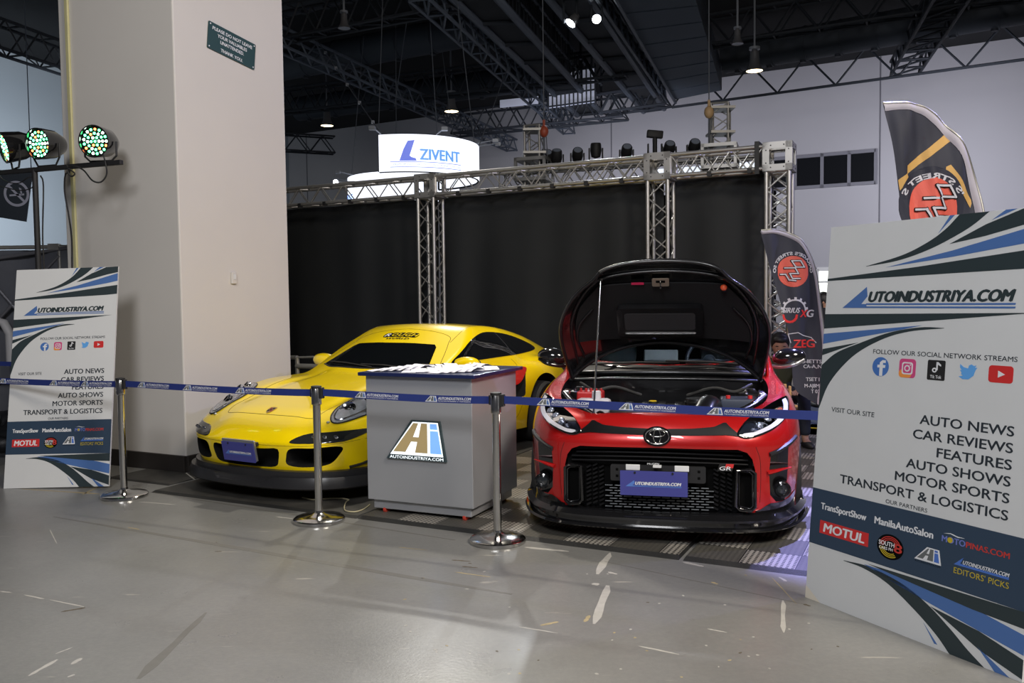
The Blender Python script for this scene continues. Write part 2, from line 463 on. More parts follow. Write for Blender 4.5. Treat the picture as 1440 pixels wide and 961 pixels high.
def rtruss(name, label, p, q, z, h, seg, depth=None, rc=.05, rd=.03, m='steel_dk', grp='steel lattice girders under the hall ceiling'):
    o = G(); zz_truss(o, az(*p, z), az(*q, z), h, seg, rc, rd, depth)
    ob = o.build(name, m); tag(ob, label, 'roof truss', grp); return ob
rtruss('roof_truss', 'dark lattice girder crossing the ceiling just above the leftmost glowing bell lamp', (300, 170), (880, 108), 9.0, .9, 1.0, .5)
rtruss('roof_truss', 'dark lattice girder at the top behind the unlit bell lamp left of centre', (330, 70), (640, 12), 8.9, .9, 1.0, .5)
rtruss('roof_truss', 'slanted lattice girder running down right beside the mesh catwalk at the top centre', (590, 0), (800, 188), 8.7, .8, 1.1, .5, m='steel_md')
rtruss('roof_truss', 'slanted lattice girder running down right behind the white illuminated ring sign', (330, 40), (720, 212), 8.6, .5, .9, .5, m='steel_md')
rtruss('roof_truss', 'thin lattice girder hung low along the white wall above the dark window', (945, 151), (1460, 81), 8.8, 1.15, 1.9, None, .05, .035)
rtruss('roof_truss', 'steep lattice girder rising to the top right corner above the tall feather flag', (1272, 106), (1345, -12), 9.2, .5, 1.0, .9, .05, .035)
rtruss('roof_truss', 'dark lattice girder behind the lit bell lamp right of the slab boards', (915, 78), (1440, -2), 9.4, .9, 1.2, .5)
rtruss('roof_truss', 'dark heavy lattice girder over the left wall beside the pillar top', (-30, 62), (110, 108), 8.6, .8, 1.0, .6, .05, .03)
# thin square trusses hanging over the far hall
rtruss('roof_truss', 'short dark lattice girder above the left end of the black drapes', (400, 212), (470, 216), 8.0, .7, 1.0, .5, .04, .025)
rtruss('roof_truss', 'low dark lattice gantry above the stage behind the white ring sign', (640, 190), (880, 166), 8.4, .9, 1.0, .8, .05, .03)
rtruss('roof_truss', 'short lattice end of the catwalk hanging before the white wall at the centre', (850, 160), (940, 148), 8.6, .7, .8, .6, .05, .035)

def duct(label, p, q, z, r, ribs=9):
    g = G(); a = az(*p, z)+Z*r; b = az(*q, z)+Z*r; n = 8
    g.cyl(a, b, r, 0, 28)
    for k in range(ribs):
        c = a.lerp(b, (k+.5)/ribs); d = (b-a).normalized(); g.cyl(c-d*.03, c+d*.03, r*1.04, 0, 28)
        g.cyl(c-Z*(r*.98)-d*.12, c-Z*(r*1.12)-d*.12, .10, 1, 10)
    tag(g.build('air_duct', ['duct', 'steel_dk'], smooth=40), label, 'duct', 'round air ducts under the ceiling')
duct('long round dark air duct nearest the camera, crossing above the two left bell lamps', (300, 131), (690, 60), 9.5, .50)
duct('round dark air duct farther back, running behind the catwalk above the far wall', (420, 170), (800, 122), 9.3, .50)
duct('round dark air duct along the top right over the white wall', (1020, 103), (1500, 24), 9.4, .55)
duct('dim round air duct at the very top left beside the pillar', (330, 40), (620, -30), 9.9, .5)

# overhead duct boards in a row (slab run) between catwalk and bell lamp
t = thing('board_run', 'wide slate grey overhead duct of boards with dark seams, top centre right', 'duct')
a, b = az(867, -4, 9.0), az(950, 141, 9.0); c, d = az(977, -4, 9.0), az(1015, 128, 9.0)
g = G(); N = 9; dirv = (b-a).normalized()
a2 = a-dirv*6; c2 = c-(d-c).normalized()*6
for k in range(N+3):
    f0, f1 = (k)/(N+3), (k+.93)/(N+3)
    P = [a2.lerp(b, f0), c2.lerp(d, f0), c2.lerp(d, f1), a2.lerp(b, f1)]
    vs = P+[p+Z*.9 for p in P]
    g.add(vs, [(0, 3, 2, 1), (4, 5, 6, 7), (0, 1, 5, 4), (1, 2, 6, 5), (2, 3, 7, 6), (3, 0, 4, 7)], 0)
g.build('duct_board', 'slab', t)
g = G()
P = [a2, c2, d, b]; vs = [p+Z*.06 for p in P]+[p+Z*.88 for p in P]
g.add(vs, [(0, 3, 2, 1), (4, 5, 6, 7), (0, 1, 5, 4), (1, 2, 6, 5), (2, 3, 7, 6), (3, 0, 4, 7)], 0); g.build('duct_core', 'steel_dk', t)
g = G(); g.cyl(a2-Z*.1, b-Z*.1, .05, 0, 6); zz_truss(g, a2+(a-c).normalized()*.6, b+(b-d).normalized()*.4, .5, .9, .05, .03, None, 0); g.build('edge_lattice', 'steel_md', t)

# catwalks: mesh floor, side rails, hangers
M['mesh'] = mat('catwalk_mesh', (.014, .017, .022), .8)
def catwalk(label, pa, pb, qa, qb, z, panels=9):
    """pa-pb left lower rail, qa-qb right lower rail in the photograph"""
    t = thing('catwalk', label, 'catwalk', group='mesh catwalks under the ceiling')
    a, b, c, d = az(*pa, z), az(*pb, z), az(*qa, z), az(*qb, z)
    e1 = (b-a).normalized(); e2 = (d-c).normalized(); a = a-e1*4; c = c-e2*4
    g = G(); g.cyl(a, b, .11, 0, 8); g.cyl(c, d, .11, 0, 8)
    for s, e in ((a, b), (c, d)): g.cyl(s+Z*1.1, e+Z*1.1, .05, 0, 6); g.cyl(s+Z*.55, e+Z*.55, .035, 0, 6)
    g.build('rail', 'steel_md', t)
    n = panels
    for k in range(n+1):
        f = k/n; p, q = a.lerp(b, f), c.lerp(d, f); g = G()
        g.cyl(p, q, .06, 0, 6); g.cyl(p, p+Z*2.0, .04, 0, 6); g.cyl(q, q+Z*2.0, .04, 0, 6)
        g.build('hanger', 'steel_dk', t)
    g = G(); vs = [p+Z*.05 for p in (a, c, d, b)]+[p+Z*.08 for p in (a, c, d, b)]
    g.add(vs, [(0, 3, 2, 1), (4, 5, 6, 7), (0, 1, 5, 4), (1, 2, 6, 5), (2, 3, 7, 6), (3, 0, 4, 7)]); g.build('walkway', 'mesh', t)
    for s, e in ((a, b), (c, d)):
        g = G(); L = (e-s).length; m_ = int(L/.35)
        for k in range(m_):
            p = s.lerp(e, k/m_); g.box(p+Z*.6, (.03, .03, 1.1))
        g.build('railing', 'steel_dk', t)
catwalk('mesh catwalk with two pale lower rails slanting down from the top centre', (637, -2), (812, 162), (700, -2), (846, 159), 9.0)
catwalk('second mesh catwalk farther right, below the two white floodlights', (770, -4), (905, 157), (830, -4), (934, 153), 9.1)

# pale lit surfaces behind the catwalk bars, their light put in as glow
M['panel_glow'] = emis('added_panel_glow', (.55, .58, .70), .22)
g = G(); q0 = at_y(771, 152, 31.5); q1 = at_y(836, 96, 30.6); q2 = at_y(703, 151, 33.0); q3 = at_y(757, 135, 32.4)
for a_, b_ in ((q0, q1), (q2, q3)):
    g.add([a_, (b_.x, b_.y, a_.z), b_, (a_.x, a_.y, b_.z)]+[(p[0], p[1]+.1, p[2]) for p in (a_, (b_.x, b_.y, a_.z), b_, (a_.x, a_.y, b_.z))], [(0, 1, 2, 3), (7, 6, 5, 4)], 0)
for k in range(12):
    p = q0.lerp(q1, k/11); g.box((p.x, p.y-.15, (q0.z+q1.z)/2), (.05, .05, q1.z-q0.z+.3), 1)
    if k % 3 == 0: g.box(((q0.x+q1.x)/2, (q0.y+q1.y)/2-.2, q0.z+(q1.z-q0.z)*k/9), (1.9, .05, .05), 1, Rw)
cps = g.build_apart('glow_panel', ['panel_glow', 'steel_dk'], gap=.3)
for o_, l_ in zip(cps, ('pale surface with its light put in as glow, seen through the bars of the catwalk', 'flat pale glowing strip left of the barred glowing ceiling panel')): tag(o_, l_, 'ceiling panel')
for o_ in cps[2:]: bpy.data.objects.remove(o_)

# pendant bell lamps
M['warm'] = emis('lamp_glow_warm', (1.0, .78, .45), 6.0)
M['shade'] = mat('lamp_shade_grey', (.16, .16, .17), .4, .3)
M['shade_lt'] = mat('lamp_housing_pale', (.30, .32, .36), .4, .2)
def bell(label, x, y, Y, r, lit=True, z=None):
    p = at_y(x, y, Y)
    t = thing('bell_lamp', label, 'ceiling lamp', p, 0, 'bell lamps hanging from the ceiling')
    g = G(); s = r
    g.lathe([(s*.30, 2.55*s), (s*.34, 2.3*s), (s*.50, 2.2*s), (s*.52, 1.5*s), (s*.58, .9*s), (s*.80, .35*s), (s*1.0, .0), (s*.97, -.02*s), (s*.75, .4*s), (s*.5, .9*s)], n=24)
    g.build('lamp_shade', 'shade', t, 40)
    g = G(); g.lathe([(s*.62, 2.75*s), (s*.62, 2.45*s), (s*.3, 2.4*s)], n=20, caps=True); g.cyl((0, 0, 2.7*s), (0, 0, CEIL-p.z), .03, 0, 6)
    g.build('stem', 'shade_lt', t, 40)
    g = G(); g.lathe([(s*.0001, .10*s), (s*.5, .07*s), (s*.93, .03*s)], n=24); g.build('bulb', 'warm' if lit else 'shade_lt', t, 60)
    return t
bell('lit bell lamp at the far left, above the left end of the black drapes', 460, 177, 34, .26)
bell('lit bell lamp above the white ring sign', 635, 157, 31.8, .27)
bell('lit bell lamp at the right, just left of the long wall girder', 1061, 100, 26, .26)
bell('unlit bell lamp near the top edge, left of centre', 484, 40, 22, .16, False)
bell('unlit bell lamp with a pale box, beside the lit lamp at the right', 1037, 62, 24, .17, False)

# two floodlights under the catwalk
M['flood'] = emis('flood_face', (.92, .97, 1.0), 30.0)
def flood(label, x, y, Y, r, rot):
    p = at_y(x, y, Y); t = thing('floodlight', label, 'floodlight', p, 0, 'floodlights under the catwalk')
    R = Matrix.Rotation(rot[0], 3, 'X') @ Matrix.Rotation(rot[1], 3, 'Y')
    g = G(); g.lathe([(.02, .35), (r*.55, .3), (r*1.0, .02), (r*1.04, .0), (r*.95, .0)], R=R, n=20, caps=False); g.build('housing', 'shade', t, 40)
    g = G(); g.lathe([(.001, .01), (r*.93, .01)], R=R, n=20); g.build('lamp_face', 'flood', t)
    g = G(); g.cyl((r*1.1, 0, 0), (r*1.1, 0, .6), .03); g.cyl((-r*1.1, 0, 0), (-r*1.1, 0, .6), .03); g.cyl((-r*1.1, 0, .6), (r*1.1, 0, .6), .03); g.cyl((0, 0, .6), (0, 0, 1.2), .03); g.build('yoke', 'steel_dk', t)
flood('bright white floodlight facing the camera near the top centre', 839, 27, 22, .12, (math.radians(-60), 0))
flood('white floodlight turned edge-on, left of the bright one', 802, 33, 22, .15, (math.radians(-18), math.radians(35)))

# overhead wires with little clips
M['wire'] = mat('wire_grey', (.10, .11, .13), .6)
def cable(name, label, pts, r, m, cat='cable', group=None, kn=6):
    g = G(); g.ring(cr([tuple(p) for p in pts], kn), r, 0, 6); o = g.build(name, m, smooth=60); tag(o, label, cat, group); return o
p1 = az(440, 48, 9.5); p2 = at_y(536, 189, 20.4)
g = G(); g.ring([p1, p2], .012, 0, 5)
for k in range(6): c = p1.lerp(p2, .05+k*.17); g.box(c, (.07, .07, .07), 1)
tag(g.build('suspension_wire', ['wire', 'shade_lt']), 'slanting wire with pale clips down to the left corner of the white ring sign', 'wire')
g = G(); g.ring([az(572, 30, 9.5), az(555, 150, 8.0)], .012, 0, 5); g.ring([az(720, 78, 9.5), at_y(674, 204, 21.0)], .012, 0, 5)
tag(g.build('suspension_wire', ['wire']), 'pair of thin plain wires reaching down toward the right side of the white ring sign', 'wire')

# ---------------------------------------------------------------- pillar
M['pil_f'] = mat('pillar_paint', (.60, .575, .54), .7, noise=.05, nscale=1.2, bump=.08, bscale=200)
M['skirt'] = mat('pillar_skirting', (.022, .018, .016), .6)
M['tape_y'] = mat('yellow_cable_cover', (.50, .47, .25), .6, noise=.1, nscale=10)
PC = Vector((-2.91, 7.47, 0)); PW, PD = 1.50, 1.40
t = thing('pillar', 'massive square painted concrete pillar behind the left standee', 'pillar', PC, -A0)
g = G(); g.box((-PW/2, PD/2, CEIL/2), (PW, PD, CEIL), 0, bev=.012); g.build('shaft', 'pil_f', t)
g = G(); g.box((-PW/2, -.012, .075), (PW, .03, .15), 0, bev=.004); g.box((.012, PD/2, .075), (.03, PD, .15), 0, bev=.004); g.build('skirting', 'skirt', t)
g = G(); g.box((-PW+.14, -.012, CEIL/2), (.045, .024, CEIL-.3), 0, bev=.006); g.build('cable_cover', 'tape_y', t)
fr = frame(PC, V, Z); tmp = at_y(342, 401, 8.0)
uo = .62
g = G(); g.box((.012, uo, 1.74), (.024, .065, .11), 0, bev=.006); g.box((.026, uo, 1.75), (.006, .03, .05), 1); g.build('wall_outlet', ['pil_f', 'board'], t)
# notice high on its right face
M['sign_green'] = mat('notice_green', (.022, .060, .060), .5)
def on_plane(x, y, o, n):
    r = ray(x, y); c = Vector((0, 0, CAMH)); return c+r*((Vector(o)-c).dot(n)/r.dot(n))
prf = frame(PC, V, Z)      # normal = +U
q = [on_plane(x, y, PC+U*.006, U) for x, y in ((295, 30), (361, 64), (355, 98), (289, 65))]
uv = [((p-PC).dot(V), p.z) for p in q]
tl, tr, br, bl = [Vector((a, b, 0)) for a, b in uv]
ex = (tr-tl+br-bl)/2; ey = (tl-bl+tr-br)/2
c0 = (tl+tr+br+bl)/4
exw = V*ex.x+Z*ex.y; eyw = V*ey.x+Z*ey.y; eyw = eyw-exw*(eyw.dot(exw)/exw.length_squared)
sfr = frame(PC+U*.004+V*c0.x+Z*c0.y, exw, eyw); W_, H_ = exw.length, eyw.length
g = G(); g.prism(rrect(-W_/2, -H_/2, W_/2, H_/2, .01), sfr, 0, .008, 0)
for k, (tx, w_) in enumerate((('PLEASE DO NOT LEAVE', .84), ('YOUR VALUABLES', .62), ('UNATTENDED.', .50), ('THANK YOU.', .46))):
    put_text(g, sfr, tx, -w_*W_/2, H_*(.25-.20*k-(.08 if k == 3 else 0)), w_*W_, H_*.12, 1, bold=.03, off=.0092)
for a, b in ((-1, -1), (1, -1), (-1, 1), (1, 1)): g.flat(ellipse(a*(W_/2-.02), b*(H_/2-.02), .007, .007, 8), sfr, .0095, 1)
tag(g.build('notice_sign', ['sign_green', 'ink_white']), 'tilted dark green notice about valuables high on the pillar', 'sign')
# ---------------------------------------------------------------- goal-post truss with drapes
T0 = Vector((3.0, 9.5, 0))
def TP(t, dz, dv=0.0): return T0-U*t+V*dv+Z*dz
def box_truss(g, a, b, w, seg, up, rc=.024, rd=.009, m=0):
    a = Vector(a); b = Vector(b); d = b-a; L = d.length; d.normalize(); s = d.cross(up).normalized(); h = w/2-rc
    cs = [(s*i+up*j)*h for i, j in ((-1, -1), (1, -1), (1, 1), (-1, 1))]
    for c in cs: g.cyl(a+c, b+c, rc, m, 10)
    n = max(2, round(L/seg))
    for q in range(4):
        c0, c1 = cs[q], cs[(q+1) % 4]
        for k in range(n):
            x0, x1, x2 = L*k/n, L*(k+.5)/n, L*(k+1)/n
            g.cyl(a+d*x0+c0, a+d*x1+c1, rd, m, 6); g.cyl(a+d*x1+c1, a+d*x2+c0, rd, m, 6)
    for e in (0, L):
        for q in range(4): g.cyl(a+d*e+cs[q], a+d*e+cs[(q+1) % 4], rc*.8, m, 8)
def corner_block(g, c, w, m=0):
    R = Matrix((U, V, Z)).transposed(); h = w/2; b_ = .045
    for ax in range(3):
        for s1 in (-1, 1):
            for s2 in (-1, 1):
                d = [0, 0, 0]; o = [0, 0, 0]; d[ax] = w; d[(ax+1) % 3] = b_; d[(ax+2) % 3] = b_
                o[(ax+1) % 3] = s1*(h-b_/2); o[(ax+2) % 3] = s2*(h-b_/2)
                g.box(c+R @ Vector(o), d, m, R)
    for ax in range(3):          # face plates with a square window and bolt holes
        for s in (-1, 1):
            e1 = [U, V, Z][(ax+1) % 3]; e2 = [U, V, Z][(ax+2) % 3]; nn = [U, V, Z][ax]*s
            for q in (-1, 1):
                g.box(c+nn*(h+.001)+e1*q*(h-.035), [.006 if i == ax else (.07 if i == (ax+1) % 3 else w) for i in range(3)], m, R)
                g.box(c+nn*(h+.001)+e2*q*(h-.035), [.006 if i == ax else (.07 if i == (ax+2) % 3 else w) for i in range(3)], m, R)
                for q2 in (-1, 1):
                    for kk in (.45,):
                        p = c+nn*(h+.004)+e1*q*(h-.035)+e2*q2*(h*kk); g.cyl(p, p+nn*.003, .008, 1, 8)
                        p = c+nn*(h+.004)+e2*q*(h-.035)+e1*q2*(h*kk); g.cyl(p, p+nn*.003, .008, 1, 8)
M['bolt'] = mat('bolt_dark', (.03, .03, .03), .5)
tt = thing('goal_post_truss', 'tall aluminium lattice truss frame of four legs and a top beam carrying black drapes', 'truss', T0)
ZB = 3.045; WB = .31
legs = [0.0, 1.36, 4.56, 8.9]
inv = Matrix.Translation(-T0)
for i, lt in enumerate(legs):
    g = G(); corner_block(g, TP(lt, ZB)-T0, WB, 0); g.build('corner_block', ['alu', 'bolt'], tt)
    g = G(); box_truss(g, TP(lt, 0.02)-T0, TP(lt, ZB-WB/2)-T0, .29, .42, U); g.box(TP(lt, .012)-T0, (.45, .45, .02), 0, Matrix((U, V, Z)).transposed()); g.build('truss_leg', 'alu', tt, 40)
for i in range(3):
    g = G(); box_truss(g, TP(legs[i]+WB/2, ZB)-T0, TP(legs[i+1]-WB/2, ZB)-T0, .29, .42, Z); g.build('truss_beam', 'alu' if i < 2 else 'alu_dark', tt, 40)  # left beam takes the darker aluminium: its backlit shade put into the colour
sp_ = thing('spare_truss', 'spare aluminium truss lengths stacked upright just behind the right corner leg', 'truss', TP(.093, 0, .62))
for k in range(2):
    g = G(); o_ = U*(-.05*k)+V*(.34*k); box_truss(g, o_+Z*.02, o_+Z*(2.95-.5*k), .27, .26, U, .024, .012); g.build('truss_length', 'alu', sp_, 40)

M['drape'] = mat('black_drape', (.008, .0098, .0115), .8, noise=.3, nscale=2)
def drape(name, label, t0, t1, dv, seed):
    rnd = random.Random(seed); g = G(); W = t1-t0; n = int(W/.035); nz = 26; top = ZB-WB/2-.01
    ph = [rnd.uniform(0, 6) for _ in range(6)]; fq = [rnd.uniform(2, 9) for _ in range(6)]
    for side in (0, 1):
        rows = []
        for j in range(nz+1):
            z = top*(1-j/nz)+.03; fall = (1-z/top); row = []
            for i in range(n+1):
                s = i/n; a = 0
                for k in range(6): a += math.sin(ph[k]+fq[k]*s*W*1.3+fall*(1.2*math.sin(ph[k]))*1.5)*(.007+.014*fall)*(1 if k % 2 else .6)
                a += .05*math.sin(3.2*s*W+ph[0]+2.0*fall)*fall
                row.append(TP(t0+s*W, z, dv+a+side*.006))
            rows.append(row)
        g.grid(rows if side == 0 else [r[::-1] for r in rows])
    o = g.build(name, 'drape', None, 80); tag(o, label, 'curtain', 'black drapes hung from the truss')
    g = G()
    return o
drape('black_drape', 'narrow black drape between the middle and right truss legs, right of the raised bonnet', .10, 1.36, .20, 3)
drape('black_drape', 'wide black drape behind the raised bonnet and the yellow roof, between second and third legs', 1.37, 4.56, .20, 5)
drape('black_drape', 'black drape beside the big pillar, left of the leg above the yellow car', 4.57, 8.8, .20, 9)
g = G()
for i in range(3):
    a_, b_ = ((.3, 1.1), (1.8, 4.3), (4.9, 8.6))[i]; k = a_
    while k < b_:
        g.box(TP(k, ZB-WB/2+.02, -.125), (.05, .055, .055), 0, Matrix((U, V, Z)).transposed()); k += .45
g.box(TP(.22, ZB, .0), (.05, .30, .36), 0, Matrix((U, V, Z)).transposed())
tag(g.build('velcro_tie', 'black'), 'row of black ties wrapped round the lower tube of the truss beam', 'strap', kind='stuff')

# crowd rail behind the yellow car by the pillar
M['rail_steel'] = mat('galvanised_rail', (.36, .35, .31), .45, .8, noise=.2)
g = G(); a = at_y(408, 503, 9.3); b = at_y(418, 503, 9.2)
g.ring([a-U*1.5, a, b], .022); g.ring([b, (b.x, b.y, .0)], .025)
g.ring([at_y(417, 515, 9.2), at_y(450, 516, 9.05)], .028); g.ring([at_y(417, 503, 9.2), at_y(450, 502, 9.05)], .012)
g.ring([at_y(450, 502, 9.05), Vector((at_y(450, 502, 9.05).x, at_y(450, 502, 9.05).y, 0))], .02)
tag(g.build('crowd_rail', 'rail_steel', smooth=50), 'low galvanised crowd rail between pillar and the left mirror of the yellow car', 'barrier')

# ---------------------------------------------------------------- floor mats under the cars
def mat_mesh_material():
    m = bpy.data.materials.new('perforated_tile'); m.use_nodes = True; nt = m.node_tree; L = nt.links.new
    b = nt.nodes['Principled BSDF']; tc = nt.nodes.new('ShaderNodeTexCoord')
    sx = nt.nodes.new('ShaderNodeSeparateXYZ'); L(tc.outputs['Object'], sx.inputs[0])
    def mth(op, a, b_=None, c=None):
        n = nt.nodes.new('ShaderNodeMath'); n.operation = op
        for i, q in enumerate((a, b_, c)):
            if q is None: continue
            if isinstance(q, (int, float)): n.inputs[i].default_value = q
            else: L(q, n.inputs[i])
        return n.outputs[0]
    T = .305
    cx = mth('FLOOR', mth('DIVIDE', sx.outputs[0], T)); cy = mth('FLOOR', mth('DIVIDE', sx.outputs[1], T))
    chk = mth('MODULO', mth('ADD', mth('ADD', cx, cy), 200.0), 2.0)
    P = .0305
    fx = mth('ABSOLUTE', mth('SUBTRACT', mth('FRACT', mth('DIVIDE', sx.outputs[0], P)), .5))
    fy = mth('ABSOLUTE', mth('SUBTRACT', mth('FRACT', mth('DIVIDE', sx.outputs[1], P)), .5))
    hole = mth('MULTIPLY', mth('LESS_THAN', fx, .24), mth('LESS_THAN', fy, .30))
    # tile joints
    jx = mth('GREATER_THAN', mth('ABSOLUTE', mth('SUBTRACT', mth('FRACT', mth('DIVIDE', sx.outputs[0], T)), .5)), .488)
    jy = mth('GREATER_THAN', mth('ABSOLUTE', mth('SUBTRACT', mth('FRACT', mth('DIVIDE', sx.outputs[1], T)), .5)), .488)
    jn = mth('MAXIMUM', jx, jy)
    mx = nt.nodes.new('ShaderNodeMix'); mx.data_type = 'RGBA'; mx.inputs['A'].default_value = (.085, .080, .068, 1); mx.inputs['B'].default_value = (.30, .28, .245, 1); L(chk, mx.inputs['Factor'])
    m2 = nt.nodes.new('ShaderNodeMix'); m2.data_type = 'RGBA'; L(mx.outputs['Result'], m2.inputs['A']); m2.inputs['B'].default_value = (.012, .012, .012, 1)
    L(mth('MAXIMUM', mth('MULTIPLY', hole, mth('ADD', mth('MULTIPLY', chk, .6), .4)), jn), m2.inputs['Factor'])
    n = nt.nodes.new('ShaderNodeTexNoise'); n.inputs['Scale'].default_value = 6; L(tc.outputs['Object'], n.inputs['Vector'])
    mr = nt.nodes.new('ShaderNodeMapRange'); L(n.outputs['Fac'], mr.inputs['Value']); mr.inputs['To Min'].default_value = .35; mr.inputs['To Max'].default_value = .6
    L(mr.outputs['Result'], b.inputs['Roughness']); L(m2.outputs['Result'], b.inputs['Base Color'])
    return m
M['perf'] = mat_mesh_material()
M['mat_black'] = mat('black_matting', (.020, .020, .019), .55, noise=.4, nscale=6, bump=.3, bscale=150)
M['mat_worn'] = mat('worn_black_matting', (.045, .043, .038), .6, noise=.7, nscale=9)
MO = Vector((1.56, 4.47, 0))          # a point on the near edge of the matting, right end
def matting(name, label, s0, s1, d1, m, th=.02, d0=0.0):
    """s along U from MO, d along V"""
    o = MO+U*s0+V*d0; L = s1-s0; D = d1-d0
    g = G(); b_ = .035
    g.add([(0, 0, 0), (L, 0, 0), (L, D, 0), (0, D, 0), (b_*.3, b_, th), (L-b_*.3, b_, th), (L-b_*.3, D, th), (b_*.3, D, th)],
          [(4, 5, 6, 7), (0, 1, 5, 4), (1, 2, 6, 5), (2, 3, 7, 6), (3, 0, 4, 7)], [0, 1, 1, 1, 1])
    ob = g.build(name, [m, 'mat_black']); ob.location = o; ob.rotation_euler = (0, 0, -A0)
    tag(ob, label, 'floor mat', 'floor matting under the cars'); return ob
e = at_z(955, 791); s_gap = (e-MO).dot(U)
matting('floor_mat', 'perforated checker mat lit violet under the right front of the red car', s_gap+.012, 1.1, 5.6, 'perf')
matting('floor_mat', 'perforated tile mat from the counter to below the middle of the red car', (at_z(508, 728)-MO).dot(U), s_gap-.012, 5.6, 'perf')
matting('floor_mat', 'black rubber mat under the nose of the yellow car, from pillar to counter', (at_z(208, 694)-MO).dot(U), (at_z(508, 728)-MO).dot(U)-.01, 5.2, 'mat_worn', .014)
dm = at_z(158, 673); o = matting('door_mat', 'thin dark mat lying against the skirting of the pillar left of the yellow car', 0, .75, .42, 'mat_worn', .008)
o.location = at_z(150, 673); o['group'] = 'floor mats'; del o['group']

# ---------------------------------------------------------------- counter with leaflets
M['panel_grey'] = mat('laminate_grey', (.40, .41, .43), .34, .35, noise=.05, nscale=4)
M['top_navy'] = mat('counter_top_navy', (.014, .022, .085), .25)
M['caster_red'] = mat('caster_red', (.5, .05, .03), .5)
cN = at_z(664.5, 738.5, .0); cL = at_z(519, 720.5, .0)
CU = Vector((math.cos(math.radians(24)), -math.sin(math.radians(24)), 0)); CV = Vector((-CU.y, CU.x, 0))
cR = at_z(722, 705, 0)
ct = thing('display_counter', 'grey box counter on castors with a navy top and a lit road mark', 'counter', cN, -math.radians(24))
cw, cd = (cL-cN).length+.0, .70
cw = 0.80
PH, BT, TT = .045, .985, 1.01
g = G(); g.box((-cw/2, cd/2, .11+(BT-.11)/2), (cw+.03, cd+.03, BT-.11), 0, bev=.004); g.build('body', 'panel_grey', ct)
g = G(); g.box((-cw/2, cd/2, .078), (cw-.03, cd-.03, .066), 0, bev=.003); g.build('plinth', 'panel_grey', ct)
g = G(); g.box((-cw/2, cd/2, BT+.0125), (cw+.11, cd+.11, .025), 0, bev=.004); g.build('counter_top', 'top_navy', ct)
for x, y in ((-.07, .05), (-cw+.1, .05), (-.07, cd-.06), (-cw+.1, cd-.06)):
    g = G(); R = Matrix.Rotation(PI/2, 3, 'Y')
    g.lathe([(.012, -.012), (.036, -.012), (.038, 0), (.036, .012), (.012, .012)], (x, y, .038), 0, 20, R, caps=True); g.box((x, y, .06), (.03, .03, .03), 1); g.build('castor', ['caster_red', 'steel'], ct, 40)
M['lit_brown'] = mat('lit_road_film', (.22, .16, .07), .3, emit=(.42, .32, .16), estr=.55)
M['lit_white'] = mat('lit_white_film', (.8, .8, .8), .3, emit=(.85, .95, 1.0), estr=1.0)
M['lit_blue'] = mat('lit_blue_film', (.2, .4, .8), .3, emit=(.16, .36, .85), estr=.8)
M['box_edge'] = mat('lightbox_edge', (.06, .09, .10), .2, .3)
cfr = frame((0, -.0155, 0), (1, 0, 0), (0, 0, 1))
g = G(); x0, z0_ = -cw+.155+.0, .415; w_, h_ = .47, .275
P = lambda pts: [(x0+a*w_, z0_+b*h_) for a, b in pts]
g.prism(P([(0, 0), (1.0, 0), (.90, 1), (.43, 1)]), cfr, 0, .018, 0)
for pts, m_ in (([(.07, .12), (.955, .12), (.875, .96), (.46, .96)], 2), ([(.12, .19), (.70, .19), (.70, .93), (.47, .93)], 1), ([(.745, .19), (.93, .19), (.855, .93), (.745, .93)], 3),
                ([(.33, .19), (.49, .19), (.53, .46), (.43, .46)], 2), ([(.465, .58), (.555, .58), (.60, .93), (.555, .93)], 2), ([(.745, .75), (.87, .75), (.865, .79), (.745, .79)], 2)):
    g.flat(P(pts), cfr, .019+(.0005 if m_ != 2 or pts[0][0] > .1 else 0)+(.0006 if pts[0][0] in (.33, .465) else 0), m_)
put_text(g, cfr, 'AUTOINDUSTRIYA.COM', x0+.03, z0_+.006, .42, .020, 2, bold=.01, off=.0205)
g.build('light_box', ['box_edge', 'lit_brown', 'lit_white', 'lit_blue'], ct)
